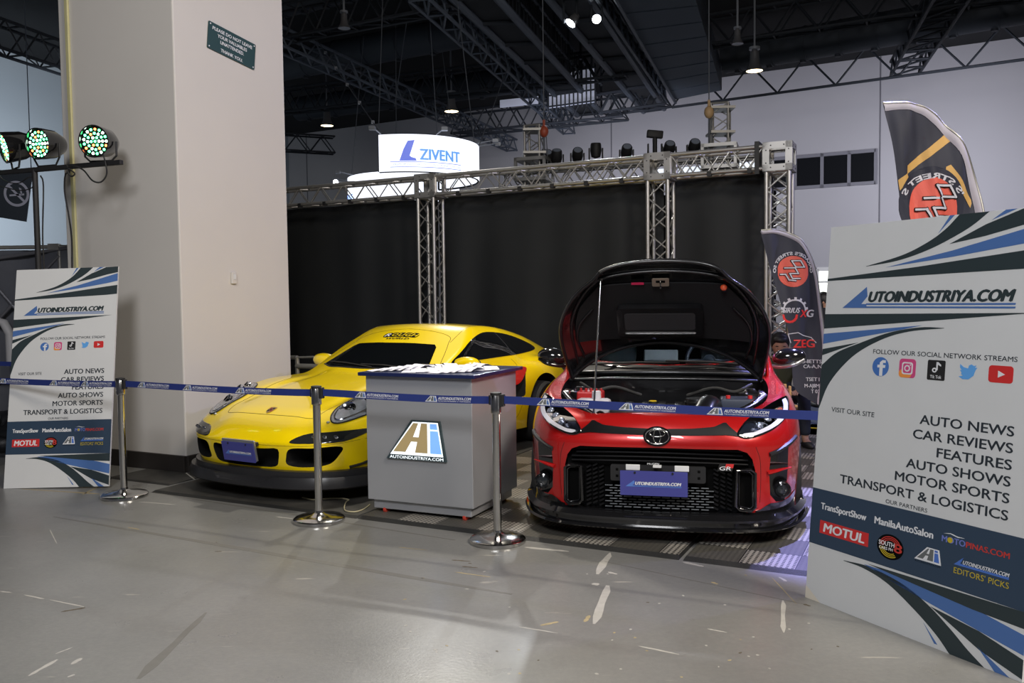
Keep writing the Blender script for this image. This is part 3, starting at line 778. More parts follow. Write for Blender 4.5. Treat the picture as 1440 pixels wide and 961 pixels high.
# leaflets
M['print_y'] = mat('print_yellow', (.55, .45, .03), .5)
M['print_k'] = mat('print_dark', (.03, .03, .07), .5)
fr0 = lambda p: ct.matrix_world
bpy.context.view_layer.update()
rows = []
k = 0
for fan, (fx, fy, n, dirx, ang0) in enumerate(((-.75, .10, 6, .055, -.5), (-.50, .08, 6, .050, .35), (-.26, .10, 5, .05, -.3), (-.62, .36, 5, .06, .5), (-.36, .40, 5, .055, -.45), (-.16, .30, 4, .045, .4))):
    for i in range(n):
        ang = ang0+i*.06+random.uniform(-.08, .08); px_, py_ = fx+i*dirx*(.8), fy+i*.035
        g = G(); rows = []; hh = .006+.0035*i
        for a in range(6):
            s = a/5; lift = hh*math.sin(PI*min(1, s*1.1))*1.4+.0012*i
            rows.append([(-.05, -.10+.20*s, .002+lift), (.05, -.10+.20*s, .002+lift*.8)])
        top = [[(x, y, z+.0012) for x, y, z in r] for r in rows]
        g.grid(rows[::-1], 0); g.grid(top, [0]*5)
        g.m = [0]*5+[0, 0, 1 if i % 3 == 0 else 0, (2 if (i+fan) % 3 == 0 else 0), 0]
        o = g.build('leaflet', ['paper', 'print_k', 'print_y']); lp = ct.matrix_world @ Vector((px_, py_, TT)); o.location = lp; o.rotation_euler = (0, 0, -math.radians(24)+ang)
        names = ['white leaflet in the fan nearest the front left corner of the navy counter top', 'white leaflet in the front middle fan on the navy counter top', 'white leaflet in the fan near the front right corner of the navy counter top',
                 'white leaflet in the back left fan on the navy counter top', 'white leaflet in the back middle fan on the navy counter top', 'white leaflet in the back right fan on the navy counter top']
        tag(o, names[fan], 'leaflet', names[fan].replace('white leaflet', 'leaflets').replace(' on the navy counter top', '').replace(' of the navy counter top', ''))

# ---------------------------------------------------------------- stanchions and belts
def belt_geo(g, a, b, sag=.02, text_at=(), flip=False):
    a = Vector(a); b = Vector(b); d = b-a; L = d.length; ex = d.normalized(); n = Vector((ex.y, -ex.x, 0)).normalized()
    if n.y > 0: n = -n
    N = 24
    def pt(s, v, w=0.0):
        t = s/L; return a+ex*s+Z*(v-sag*4*t*(1-t)+.004*math.sin(5*t+1))+n*(w+.006*math.sin(7*t))
    for side in (1, -1):
        rows = [[pt(L*i/N, v, side*.0008) for i in range(N+1)] for v in ((-.024, 0, .024) if side == -1 else (.024, 0, -.024))]
        g.grid(rows, 0)
    g.grid([[pt(L*i/N, .024, s) for i in range(N+1)] for s in (-.0008, .0008)], 0)
    for s in text_at:
        wf = lambda X, Y, o=s: (o+X, Y)
        fr = lambda u, v, w: pt(u, v, .0012+w)
        road_mark(g, fr, s, -.019, .088, .038, 2, 1, 3, 1, off=0.0)
        put_text(g, fr, 'AUTOINDUSTRIYA.COM', s+.095, -.004, .235, .017, 1, bold=.03, shear=.2, off=.0005)
        put_text(g, fr, 'THE AUTOMOTIVE INDUSTRY AT YOUR FINGERTIPS', s+.095, -.0165, .235, .0075, 1, bold=.01, off=.0005)
HZ = .885
S = {0: Vector((-5.0, 7.30, 0)), 1: at_z(175, 699), 2: at_z(449, 733), 3: at_z(700, 762), 4: Vector((1.97, 4.215, 0))}
def stanchion(name_label, i):
    t = thing('stanchion', name_label, 'stanchion', S[i], 0, 'steel belt stanchions')
    g = G(); g.lathe([(.172, .0), (.176, .006), (.174, .022), (.165, .030), (.10, .040), (.05, .050), (.030, .062), (.028, .075)], n=48, caps=True); g.build('base', 'steel', t, 35)
    g = G(); g.cyl((0, 0, .06), (0, 0, .84), .026, 0, 28); g.build('pole', 'steel', t, 40)
    g = G(); g.lathe([(.026, .80), (.0345, .806), (.0345, .925), (.031, .930), (.001, .930)], n=28, m=0); 
    g.lathe([(.0352, .915), (.0352, .931), (.02, .934), (.001, .934)], n=28, m=1); g.build('head', ['steel', 'black'], t, 40)
    dx = (S[i+1]-S[i]).normalized() if i < 4 else U
    nn = Vector((dx.x, dx.y, 0)); R = Matrix((nn, Vector((-nn.y, nn.x, 0)), Z)).transposed()
    g = G(); g.box(nn*.042+Z*HZ, (.030, .034, .075), 0, R, bev=.004); g.box(-nn*.038+Z*HZ, (.014, .026, .06), 0, R, bev=.003); g.build_apart('belt_cassette', 'black', t, gap=.03)
    if i < 4:
        a = nn*.057+Z*HZ; b = (S[i+1]-S[i])-nn*.045+Z*HZ; L = (b-a).length
        g = G(); ta = {0: [.15, .72, 1.28, 1.62], 1: [.13, .60, 1.10], 2: [.26, .79], 3: [.22, .735, 1.24]}[i]
        belt_geo(g, a, b, .006, [q for q in ta if q < L-.36] if i != 3 else ta); g.build('belt', ['navy', 'ink_white', 'ink_grey', 'ink_blue'], t)
    return t
stanchion('stanchion beyond the left photo edge, its belt crossing the left standee', 0)
stanchion('steel belt stanchion just right of the left standee, in front of the pillar', 1)
stanchion('steel belt stanchion in front of the yellow car headlight, left of the counter', 2)
stanchion('steel belt stanchion nearest the camera, at the right corner of the counter', 3)
stanchion('steel belt stanchion hidden behind the large right standee', 4)
# a second belt farther back at the left edge
g = G(); belt_geo(g, at_y(-40, 511, 9.2), at_y(40, 512, 9.0), .0, [])
tag(g.build('barrier_belt', ['navy', 'ink_white']), 'short piece of plain navy belt behind the left standee at the left photo edge', 'belt')

# ---------------------------------------------------------------- standees
def standee(t, fr, W, H, mats_panel='board'):
    """the printed face; fr in metres, graphics in fractions"""
    g = G()
    g.prism([(0, 0), (W, 0), (W, H), (0, H)], fr, -.018, 0, 0); g.build('board', [mats_panel], t)
    F = lambda u, v, w=0.0: fr(u*W, v*H, w)
    Fp = lambda pts: [(u, min(1, v) if v <= .78 else min(1, .78+(v-.78)*.92)) for u, v in pts]
    g = G()
    def sw(up, lo, m, n=6):
        A = cr(Fp(up), n); B = cr(Fp(lo), n); g.flat(A+B[::-1], F, .0009, m)
    sw([(.208, .90), (.38, .924), (.495, .953), (.574, .984), (.632, 1.02)], [(.208, .899), (.365, .911), (.497, .933), (.606, .961), (.688, .988), (.755, 1.02)], 0)
    g.flat(Fp([(.545, .975), (.592, 1.02), (.612, 1.02)]), F, .0009, 1)
    g.flat(Fp([(.597, .946), (.743, .988), (.885, 1.018), (1, 1.04), (1, .99), (.887, .979), (.746, .960)]), F, .0009, 0)
    g.flat(Fp([(.765, .997), (.818, 1.02), (.862, 1.02)]), F, .0009, 1)
    g.flat(Fp([(.308, .894), (.611, .929), (.889, .969), (1, .985), (1, .946), (.893, .935), (.612, .913)]), F, .0009, 1)
    g.flat(Fp([(0, .868), (.464, .892), (.895, .919), (1, .925), (1, .880), (.900, .876), (0, .862)]), F, .0009, 0)
    g.flat([(0, .766), (.96, .774), (0, .727)], F, .0009, 0)
    g.flat([(0, .713), (.504, .742), (.406, .730), (0, .686)], F, .0009, 1)
    g.flat([(0, .672), (.197, .694), (0, .655)], F, .0009, 0)
    sw([(0, .628), (.08, .664), (.20, .692), (.349, .722), (.494, .737), (.60, .737)], [(0, .51), (.056, .586), (.17, .657), (.31, .703), (.443, .726), (.60, .736)], 0)
    g.build('sweep_graphic', ['ink_dark', 'ink_blue'], t); g = G()
    # bottom sweeps
    g.flat([(.324, .142), (.99, .146), (1, .146), (1, .111), (.80, .116), (.647, .124)], F, .0013, 0)
    sw([(.306, .138), (.491, .137), (.719, .127), (1, .098)], [(.306, .1375), (.495, .112), (.725, .086), (1, .056)], 1)
    sw([(.199, .131), (.33, .1355), (.494, .121), (.614, .093), (.714, .057), (.79, .025), (.86, 0)], [(.199, .130), (.308, .127), (.43, .109), (.564, .068), (.66, .031), (.72, 0)], 0)
    g.flat([(.626, .091), (.83, .074), (1, .047), (1, .006), (.835, .034)], F, .0009, 0)
    g.flat([(.827, .040), (.955, 0), (.90, 0)], F, .0009, 1)
    g.flat([(.601, .049), (.668, .010), (.654, .010)], F, .0009, 1)
    g.build('sweep_graphic', ['ink_dark', 'ink_blue'], t)
    g = G(); word_mark(g, fr, .096*W, .783*H, .785*W, 0, 1, off=.0012); g.build('headline_mark', ['ink_dark', 'ink_blue'], t)
    def TX(s, a, b, v, h, bold=.012):
        g = G(); put_text(g, fr, s, a*W, v*H, (b-a)*W, h*H, 0, bold=bold, off=.0010); g.build('lettering', 'ink_text', t)
    TX('FOLLOW OUR SOCIAL NETWORK STREAMS', .276, .902, .668, .011); TX('VISIT OUR SITE', .075, .304, .508, .012)
    for s, a, v in (('AUTO NEWS', .523, .508), ('CAR REVIEWS', .497, .472), ('FEATURES', .608, .436), ('AUTO SHOWS', .475, .400), ('MOTOR SPORTS', .427, .364), ('TRANSPORT & LOGISTICS', .149, .327)):
        TX(s, a, .908, v, .0215, .030)
    TX('OUR PARTNERS', .39, .584, .303, .0095)
    # icons
    icon_m = {'a': mat('icon_blue', (.06, .17, .48), .5), 'b': mat('icon_pink', (.62, .07, .22), .5), 'c': mat('icon_orange', (.85, .30, .06), .5), 'd': mat('icon_sky', (.12, .38, .80), .5)}
    def icon(cx, cy, fn, mats):
        g = G(); fn(g, cx*W, cy*H); g.build('social_icon', mats, t)
    r = .041*W
    def fb(g, x, y):
        g.flat(ellipse(x, y, r, r, 36), fr, .0009, 0)
        g.flat([(x-.1*r, y-.95*r), (x+.28*r, y-.95*r), (x+.28*r, y-.1*r), (x+.55*r, y-.1*r), (x+.6*r, y+.2*r), (x+.28*r, y+.2*r), (x+.28*r, y+.42*r), (x+.6*r, y+.42*r), (x+.6*r, y+.7*r), (x+.2*r, y+.7*r), (x-.1*r, y+.45*r), (x-.1*r, y+.2*r), (x-.38*r, y+.2*r), (x-.38*r, y-.1*r), (x-.1*r, y-.1*r)], fr, .0014, 1)
    icon(.318, .636, fb, [icon_m['a'], M['ink_white']])
    def ig(g, x, y):
        g.flat(rrect(x-r*.95, y-r*.95, x+r*.95, y+r*.95, r*.35), fr, .0009, 0)
        g.flat(rrect(x-r*.95, y-r*.95, x+r*.5, y-r*.15, r*.35), fr, .0012, 2)
        o = rrect(x-r*.62, y-r*.62, x+r*.62, y+r*.62, r*.25); g.flat(o, fr, .0015, 1); g.flat(rrect(x-r*.48, y-r*.48, x+r*.48, y+r*.48, r*.18), fr, .0018, 0)
        g.flat(ellipse(x, y, r*.34, r*.34, 20), fr, .0021, 1); g.flat(ellipse(x, y, r*.2, r*.2, 16), fr, .0024, 0); g.flat(ellipse(x+r*.35, y+r*.35, r*.07, r*.07, 8), fr, .0024, 1)
    icon(.448, .637, ig, [icon_m['b'], M['ink_white'], icon_m['c']])
    def tk(g, x, y):
        g.flat(rrect(x-r*.95, y-r*.98, x+r*.95, y+r*.98, r*.15), fr, .0009, 0)
        g.flat(ellipse(x-r*.18, y-r*.0, r*.26, r*.24, 16), fr, .0013, 1); g.flat(ellipse(x-r*.18, y, r*.12, r*.11, 12), fr, .0016, 0)
        g.flat([(x, y), (x+r*.16, y), (x+r*.16, y+r*.55), (x+r*.5, y+r*.38), (x+r*.5, y+r*.55), (x+r*.2, y+r*.8), (x, y+r*.8)], fr, .0016, 1)
        put_text(g, fr, 'Tik Tok', x-r*.6, y-r*.8, r*1.2, r*.3, 1, bold=.02, off=.0013)
    icon(.579, .6375, tk, [M['black'], M['ink_white']])
    def tw(g, x, y):
        pts = [(-.95, -.55), (-.5, -.8), (.1, -.78), (.6, -.4), (.78, .15), (.95, .42), (.72, .42), (.85, .65), (.6, .58), (.35, .72), (.08, .6), (-.0, .3), (-.45, .4), (-.85, .7), (-.85, .35), (-.65, .1), (-.85, .1), (-.65, -.15), (-.7, -.3), (-.5, -.45)]
        g.flat([(x+a*r*.95, y+b*r*.95) for a, b in pts], fr, .0009, 0)
    icon(.713, .640, tw, [icon_m['d']])
    def yt(g, x, y):
        g.flat(rrect(x-r*1.15, y-r*.78, x+r*1.15, y+r*.78, r*.3), fr, .0009, 0); g.flat([(x-r*.25, y-r*.32), (x+r*.4, y), (x-r*.25, y+r*.32)], fr, .0013, 1)
    icon(.843, .639, yt, [M['ink_red'], M['ink_white']])
    # partner band
    g = G(); g.flat([(0, .150), (.7, .148), (1, .146), (1, .298), (0, .298)], F, .0009, 0)
    L_ = lambda s, a, b, v, h, m, bold=.03, sh=0.0: put_text(g, fr, s, a*W, v*H, (b-a)*W, h*H, m, bold=bold, shear=sh, off=.0016)
    L_('TransSportShow', .056, .300, .247, .0165, 1, .045); L_('ManilaAutoSalon', .344, .617, .247, .0170, 1, .045)
    g.flat([(.056*W, .183*H), (.319*W, .183*H), (.319*W, .217*H), (.056*W, .217*H)], fr, .0014, 2); L_('MOTUL', .078, .297, .189, .0225, 1, .05, .12)
    g.flat(ellipse(.427*W, .199*H, .064*W, .052*W, 36), fr, .0014, 3)
    for k, m_ in ((0, 4), (1, 5)):
        for q in range(3):
            a0, a1 = (.15*PI, 1.0*PI) if k == 0 else (1.05*PI, 1.7*PI); rr = (.052-q*.008)*W
            o = [(.427*W+rr*math.cos(a0+(a1-a0)*i/12), .199*H+.85*rr*math.sin(a0+(a1-a0)*i/12)) for i in range(13)]
            ii = [(.427*W+(rr-.004*W)*math.cos(a0+(a1-a0)*i/12), .199*H+.85*(rr-.004*W)*math.sin(a0+(a1-a0)*i/12)) for i in range(13)]
            g.flat(o+ii[::-1], fr, .0017, m_)
    put_text(g, fr, 'SOUTH', .372*W, .200*H, .075*W, .0105*H, 1, bold=.03, off=.0021); put_text(g, fr, 'CARS PH', .375*W, .190*H, .065*W, .007*H, 1, bold=.03, off=.0021); put_text(g, fr, '8', .447*W, .190*H, .036*W, .021*H, 4, bold=.04, off=.0021)
    road_mark(g, fr, .542*W, .190*H, .118*W, .034*H, 6, 1, 7, 1, off=.0014); put_text(g, fr, 'AUTOINDUSTRIYA.COM', .545*W, .184*H, .112*W, .0045*H, 3, off=.0014)
    put_text(g, fr, 'MOTO', .656*W, .2475*H, .097*W, .0135*H, 8, bold=.035, off=.0016); g.flat(ellipse(.690*W, .254*H, .011*W, .011*W, 16), fr, .002, 5); put_text(g, fr, 'PINAS.COM', .757*W, .2475*H, .168*W, .0125*H, 4, bold=.035, off=.0016)
    g.flat([(.66*W, .266*H), (.69*W, .268*H), (.72*W, .264*H), (.75*W, .266*H), (.72*W, .2665*H), (.69*W, .270*H)], fr, .0016, 1)
    g.flat([(.712*W, .203*H), (.928*W, .203*H), (.928*W, .208*H), (.738*W, .208*H), (.750*W, .223*H)], fr, .0014, 7); put_text(g, fr, 'UTOINDUSTRIYA.COM', .748*W, .2085*H, .178*W, .0085*H, 1, bold=.03, shear=.25, off=.0017)
    L_("EDITORS' PICKS", .714, .930, .184, .0135, 5, .0)
    g.build('partner_band', ['band', 'ink_white', 'ink_red', 'void', mat('logo_red', (.55, .04, .03), .5), 'ink_yellow', 'ink_grey', mat('logo_blue', (.07, .17, .55), .5), mat('logo_indigo', (.16, .2, .55), .5)], t)

def board_frame(o, ex, lean):
    ex = Vector(ex).normalized(); n = Vector((ex.y, -ex.x, 0)); 
    if n.dot(Vector((0, 0, CAMH))-Vector(o)) < 0: n = -n
    up = Z*math.cos(lean)-n*math.sin(lean)
    return frame(o, ex, up), n
o = Vector((1.45, 4.16, 0.0)); fr, n = board_frame((0, 0, 0), (.46405, -.88581, 0), .09)
t = thing('standee', 'large white printed standee filling the right edge, leaning slightly back', 'standee', o, 0, None)
standee(t, fr, 1.085, 1.850)
g = G(); c = fr(.54, 1.1, -.02); f2 = c-n*.42; f2.z = .0; f3 = fr(.54, .02, -.03)
for s in (-.3, .3):
    ex = Vector((.46405, -.88581, 0)); g.ring([c+ex*s, f2+ex*s, f3+ex*s], .012, 0, 8)
g.build('easel_leg', 'black', t)
g = G(); g.add([fr(0, 0, .0012), fr(.095, 0, .0012), fr(.02, .05, .0012), fr(0, .06, .0012)], [(0, 1, 2, 3)]); g.build('peeled_corner', mat('bare_board', (.72, .66, .55), .7), t)
o = at_z(5, 687.5); e = at_z(156, 687.5); fr, n = board_frame((0, 0, 0), e-o, .19)
ex_, up_ = fr(1, 0)-fr(0, 0), fr(0, 1)-fr(0, 0); fr = frame((0, 0, 0), ex_*math.cos(.022)+up_*math.sin(.022), up_*math.cos(.022)-ex_*math.sin(.022))
t = thing('standee', 'white printed standee at the left edge, in front of the lamp stand', 'standee', o)
standee(t, fr, (e-o).length-.02, 1.84)
g = G(); c = fr(.45, 1.1, -.02); f2 = c-n*.08; f2.z = 0
ex = (e-o).normalized()
for s in (-.28, .28): g.ring([c+ex*s, Vector((f2.x, f2.y, 0))+ex*s-n*.05], .012, 0, 8)
g.build('easel_leg', 'black', t)
# ---------------------------------------------------------------- hanging ring signs
M['sign_lit'] = emis('lit_fabric', (.86, .90, 1.0), 1.35)
M['sign_ink'] = emis('lit_print_blue', (.16, .22, .80), .75)
M['sign_ink2'] = emis('lit_print_cyan', (.18, .42, .95), .75)
def ring_sign(label, c, R, a0, a1, z0, z1, texts):
    t = thing('ring_sign', label, 'hanging sign', (c[0], c[1], z0), 0, 'illuminated ring signs'); H = z1-z0
    g = G(); n = 48; A = [math.radians(a0+(a1-a0)*i/n) for i in range(n+1)]
    out = lambda r, z: [(r*math.cos(a), r*math.sin(a), z) for a in A]
    g.grid([out(R, 0), out(R, H)]); g.grid([out(R-.02, H), out(R-.02, 0)]); g.grid([out(R, H), out(R-.02, H)]); g.grid([out(R-.02, 0), out(R, 0)])
    g.build('lit_panel', 'sign_lit', t)
    g = G()
    for z in (0, H): g.ring(out(R-.03, z), .025, 0, 6)
    for a in (A[0], A[-1]): g.cyl((R*.985*math.cos(a), R*.985*math.sin(a), 0), (R*.985*math.cos(a), R*.985*math.sin(a), H), .03, 0, 6)
    g.build('ring_frame', 'steel_dk', t)
    F = lambda u, v, w=0.0: Vector(((R+w)*math.cos(math.radians(a0)+u/R), (R+w)*math.sin(math.radians(a0)+u/R), v))
    g = G(); texts(g, F, H); 
    if g.v: g.build('sign_print', ['sign_ink', 'sign_ink2'], t)
    for a in (a0+2, a0+45, a0+95, a1-70):
        g = G(); a = math.radians(a); d = Vector((math.cos(a), math.sin(a), 0)); g.cyl(d*R+Z*(H+.02), d*(R+.45)+Z*(H+.08), .018, 0, 6); g.box(d*(R+.48)+Z*(H+.06), (.14, .14, .08), 0); g.build('arm_lamp', 'shade_lt', t)
    g = G()
    for a in (a0, (a0+a1)/2, a1):
        a = math.radians(a); g.cyl((R*math.cos(a), R*math.sin(a), H), (R*.7*math.cos(a), R*.7*math.sin(a), CEIL-z0-1.0), .01, 0, 4)
    g.build('hanger_wire', 'wire', t)
    return t
def tx1(g, F, H):
    L_ = 2.0
    g.flat([(.50, .28*H), (.90, .28*H), (.88, .35*H), (.78, .38*H), (.74, .42*H), (.86, .84*H), (.70, .82*H), (.60, .60*H)], F, .012, 0, .004)
    put_text(g, F, 'ZIVENT', .98, .32*H, 1.05, .28*H, 1, bold=.05, shear=.0, off=.014)
    for v in (.245, .105):
        for k in range(18): g.flat([(.28+k*.1, v*H), (.38+k*.1, v*H), (.38+k*.1, (v+.018)*H), (.28+k*.1, (v+.018)*H)], F, .014, 0, .004)
    put_text(g, F, 'PREMIUM PAINT PROTECTION FILM AND CAR CARE', .36, .150*H, 1.72, .065*H, 0, off=.012)
ring_sign('large white illuminated ring sign hanging above the black drapes, near side', (-2.55, 21.7), 1.77, -107, 70, 4.54, 5.40, tx1)
def tx2(g, F, H):
    put_text(g, F, 'ZIVENT', .65, .12*H, .75, .22*H, 1, bold=.04, off=.014); g.flat([(.45, .08*H), (.70, .08*H), (.62, .40*H), (.55, .40*H)], F, .012, 0, .004)
ring_sign('smaller-looking white illuminated ring sign farther back, half behind the truss beam', (-3.4, 27.3), 1.77, -190, 10, 4.54, 5.40, tx2)
M['glow'] = emis('arm_lamp_glow', (1, 1, 1), 25)
g = G(); p = at_y(472, 256, 24.8); g.ell(p, (.07, .07, .07), 0, 12, 8); g.cyl(p, p+Vector((.5, .3, .05)), .015, 1, 6)
tag(g.build('spot_lamp', ['glow', 'shade_lt']), 'small glaring lamp on an arm at the left end of the farther ring sign', 'lamp')

# ---------------------------------------------------------------- stage truss with moving heads
sa = at_y(735, 239, 19.2); sb = at_y(1048, 218, 17.6); sd = (sb-sa).normalized()
st = thing('stage_truss', 'aluminium stage lighting truss with two towers behind the goal-post truss', 'truss', (sa.x, sa.y, 0))
o_ = Vector((sa.x, sa.y, 0))
g = G(); box_truss(g, sa-o_-Z*.25-sd*.5, sb-o_-Z*.25+sd*.5, .42, .5, Z, .028, .014); g.build('stage_beam', 'alu', st, 40)
towers = []
for x, yt, Y in ((751, 178, 19.0), (1013, 147, 17.8)):
    c = at_y(x, yt, Y); b0 = Vector((c.x, c.y, 0)); g = G(); box_truss(g, b0-o_, c-o_, .40, .45, sd, .028, .012)
    for k in range(2): g.box(c-o_-Z*(.1+.5*k), (.5, .5, .05), 0)
    g.build('tower', 'alu_dark', st, 40)
    g = G(); zz = at_y(x, 240 if x < 900 else 222, Y).z; R_ = Matrix((sd, Vector((-sd.y, sd.x, 0)), Z)).transposed()
    for s in (-1, 1): g.box(Vector((c.x, c.y, zz))-o_+Z*s*.22, (.72, .72, .07), 0, R_)
    for s in (-1, 1):
        for q in (-1, 1): g.box(Vector((c.x, c.y, zz))-o_+sd*s*.33+Vector((-sd.y, sd.x, 0))*q*.33, (.06, .06, .5), 0, R_)
    g.build('sleeve_block', 'alu', st)
M['hoist'] = mat('hoist_red', (.42, .08, .04), .5); M['hoist_y'] = mat('hoist_tan', (.55, .36, .18), .5)
for (x, y, Y, lab, m_) in ((765, 185, 18.8, 'red chain hoist hanging beside the left stage tower', 'hoist'), (997, 158, 17.6, 'tan and brown chain hoist hanging beside the right stage tower', 'hoist_y')):
    p = at_y(x, y, Y); t = thing('chain_hoist', lab, 'chain hoist', p, 0)
    g = G(); g.ell((0, 0, 0), (.10, .09, .13), 0, 16, 10); g.cyl((0, 0, .1), (0, 0, .25), .03, 0, 8); g.build('hoist_body', m_, t, 50)
    g = G(); g.cyl((0, 0, -.1), (0, 0, -1.0), .018, 0, 6); g.cyl((.05, 0, -.1), (.09, 0, -1.0), .010, 0, 6); g.cyl((.0, 0, .2), (0, 0, 5.0), .012, 0, 6); g.build('chain', 'wire', t)
names = ['leftmost small moving head on the stage truss beside the left tower', 'moving head tilted right, second from the left tower on the stage truss', 'round moving head third from the left tower on the stage truss', 'tall upright moving head pointing up with a pale lens, on the stage truss',
         'round moving head left of the raised lamp panel, on the stage truss', 'tall moving head with a square flat top above the middle truss leg', 'round moving head just right of the square-topped one on the stage truss', 'round moving head nearest the right stage tower']
for k, (x, y, tall) in enumerate(((770, 232, 0), (783, 229, 1), (812, 226, 0), (838, 224, 2), (881, 221, 0), (921, 219, 3), (941, 217, 0), (976, 215, 0))):
    Y = 19.2-1.6*(x-735)/313; p = at_y(x, y, Y); p.z = (sa.z+(sb.z-sa.z)*(x-735)/313)-.03
    t = thing('moving_head', names[k], 'stage light', p, 0, 'moving heads on the stage truss')
    s = .16 if tall != 3 else .15
    g = G(); g.lathe([(.13, 0), (.14, .02), (.14, .08), (.11, .10)], n=20, caps=True); g.build('lamp_base', 'black', t, 40)
    hh = .26 if tall in (0, 1) else .34
    g = G()
    for q in (-1, 1): g.box((q*.145, 0, hh*.5+.06), (.03, .08, hh), 0, bev=.008)
    g.box((0, 0, .10), (.31, .08, .03), 0, bev=.008)
    g.build('yoke', 'black', t)
    g = G(); Rr_ = Matrix.Rotation({0: .9, 1: .6, 2: .1, 3: .0}[tall], 3, 'X')
    if tall == 3: g.box((0, 0, hh+.26), (.34, .12, .16), 0, Matrix.Rotation(.1, 3, 'Y'), bev=.02); g.cyl((0, 0, .1), (0, 0, hh+.2), .05, 0, 10)
    else:
        g.lathe([(.03, -.16), (.10, -.13), (.125, .0), (.115, .14), (.10, .17)], (0, 0, hh), 0, 20, Rr_, caps=True); g.lathe([(.001, .172), (.085, .172)], (0, 0, hh), 1, 20, Rr_)
    g.build('lamp_head', ['black', mat('head_lens', (.35, .4, .5), .1, .4)], t, 50)
M['led'] = emis('led_screen_glow', (.80, .88, 1.0), 1.1)
g = G(); a = at_y(924, 238, 20.5); b = at_y(1000, 252, 20.0); g.add([a, (b.x, b.y, a.z), b, (a.x, a.y, b.z)], [(0, 1, 2, 3)])
a = at_y(1003, 232, 20.2); b = at_y(1062, 250, 19.8); g.add([a, (b.x, b.y, a.z), b, (a.x, a.y, b.z)], [(0, 1, 2, 3)])
a = at_y(925, 256, 20.3); b = at_y(1090, 420, 19.6); c_ = [Vector((a.x, a.y, 3.95)), Vector((b.x, b.y, 3.95)), Vector((b.x, b.y, .9)), Vector((a.x, a.y, .9))]
g.add(c_+[p+Vector((.1, .25, 0)) for p in c_], [(0, 1, 2, 3), (7, 6, 5, 4), (0, 4, 5, 1), (2, 6, 7, 3), (1, 5, 6, 2), (3, 7, 4, 0)], 1)
tag(g.build('stage_screen', ['led', 'void']), 'bright white stage screen glimpsed through the right truss beam', 'screen')

# ---------------------------------------------------------------- far door and people behind the red car
M['door_glow'] = emis('daylit_glass', (.86, .90, .80), 1.6)
dr = thing('door_1', None, None); dr['kind'] = 'structure'
a = on_wall(1149, 374, .1); b = on_wall(1200, 372, .1); u0_, u1_ = (a-W0).dot(UW), (b-W0).dot(UW)
g = G()
for uu in (u0_, u1_): g.box(wf(uu, 1.32, .05), (.14, .12, 2.64), 0, Rw)
g.box(wf((u0_+u1_)/2, 2.62, .05), (u1_-u0_, .12, .16), 0, Rw); g.box(wf((u0_+u1_)/2, 2.1, .05), (u1_-u0_, .10, .08), 0, Rw); g.build('door_frame', 'white', dr)
g = G(); g.box(wf((u0_+u1_)/2, 1.3, .02), (u1_-u0_-.1, .03, 2.5), 0, Rw); g.build('door_glass', 'door_glow', dr)

def skin_body(name, joints, edges, m, parent, sub=2, root=0):
    me = bpy.data.meshes.new(name); me.from_pydata([j[0] for j in joints], edges, []); o = bpy.data.objects.new(name, me); COL.objects.link(o)
    md = o.modifiers.new('s', 'SKIN'); sv = me.skin_vertices[0].data
    for i, j in enumerate(joints): r = j[1]; sv[i].radius = (r, r) if not isinstance(r, tuple) else r
    sv[root].use_root = True
    ms = o.modifiers.new('u', 'SUBSURF'); ms.levels = sub; ms.render_levels = sub
    bpy.context.view_layer.update(); m2 = bpy.data.meshes.new_from_object(o.evaluated_get(bpy.context.evaluated_depsgraph_get()))
    o.modifiers.clear(); o.data = m2; m2.name = name; m2.materials.clear()
    m2.materials.append(M[m] if isinstance(m, str) else m); m2.polygons.foreach_set('use_smooth', [True]*len(m2.polygons)); o.parent = parent; return o
M['skin'] = mat('skin_tone', (.46, .25, .17), .5, noise=.06); M['hair'] = mat('dark_hair', (.010, .009, .010), .5, bump=.4, bscale=90)
M['olive'] = mat('olive_cloth', (.055, .055, .022), .85, noise=.2); M['denim'] = mat('dark_denim', (.02, .025, .04), .8); M['blackcloth'] = mat('black_cloth', (.012, .013, .018), .85)
def hand(joints, edges, wi, w, d, side, curl=.3):
    """palm and five short finger chains in direction d from wrist index wi"""
    d = Vector(d).normalized(); s = d.cross(Z); s = s.normalized() if s.length > .1 else Vector((1, 0, 0)); k = len(joints)
    palm = Vector(w)+d*.055; joints.append((palm, (.026, .016))); edges.append((wi, k))
    for i, (o, L) in enumerate(((-.028, .052), (-.010, .062), (.009, .058), (.026, .046))):
        a = palm+s*o+d*.035; b = a+d*L*.55-Z*curl*.02; c = b+d*L*.4-Z*curl*.05; n = len(joints); joints += [(a, .0095), (b, .0085), (c, .007)]; edges += [(k, n), (n, n+1), (n+1, n+2)]
    a = palm-s*side*.03-d*.01; b = a-s*side*.02+d*.03; n = len(joints); joints += [(a, .011), (b, .009)]; edges += [(k, n), (n, n+1)]
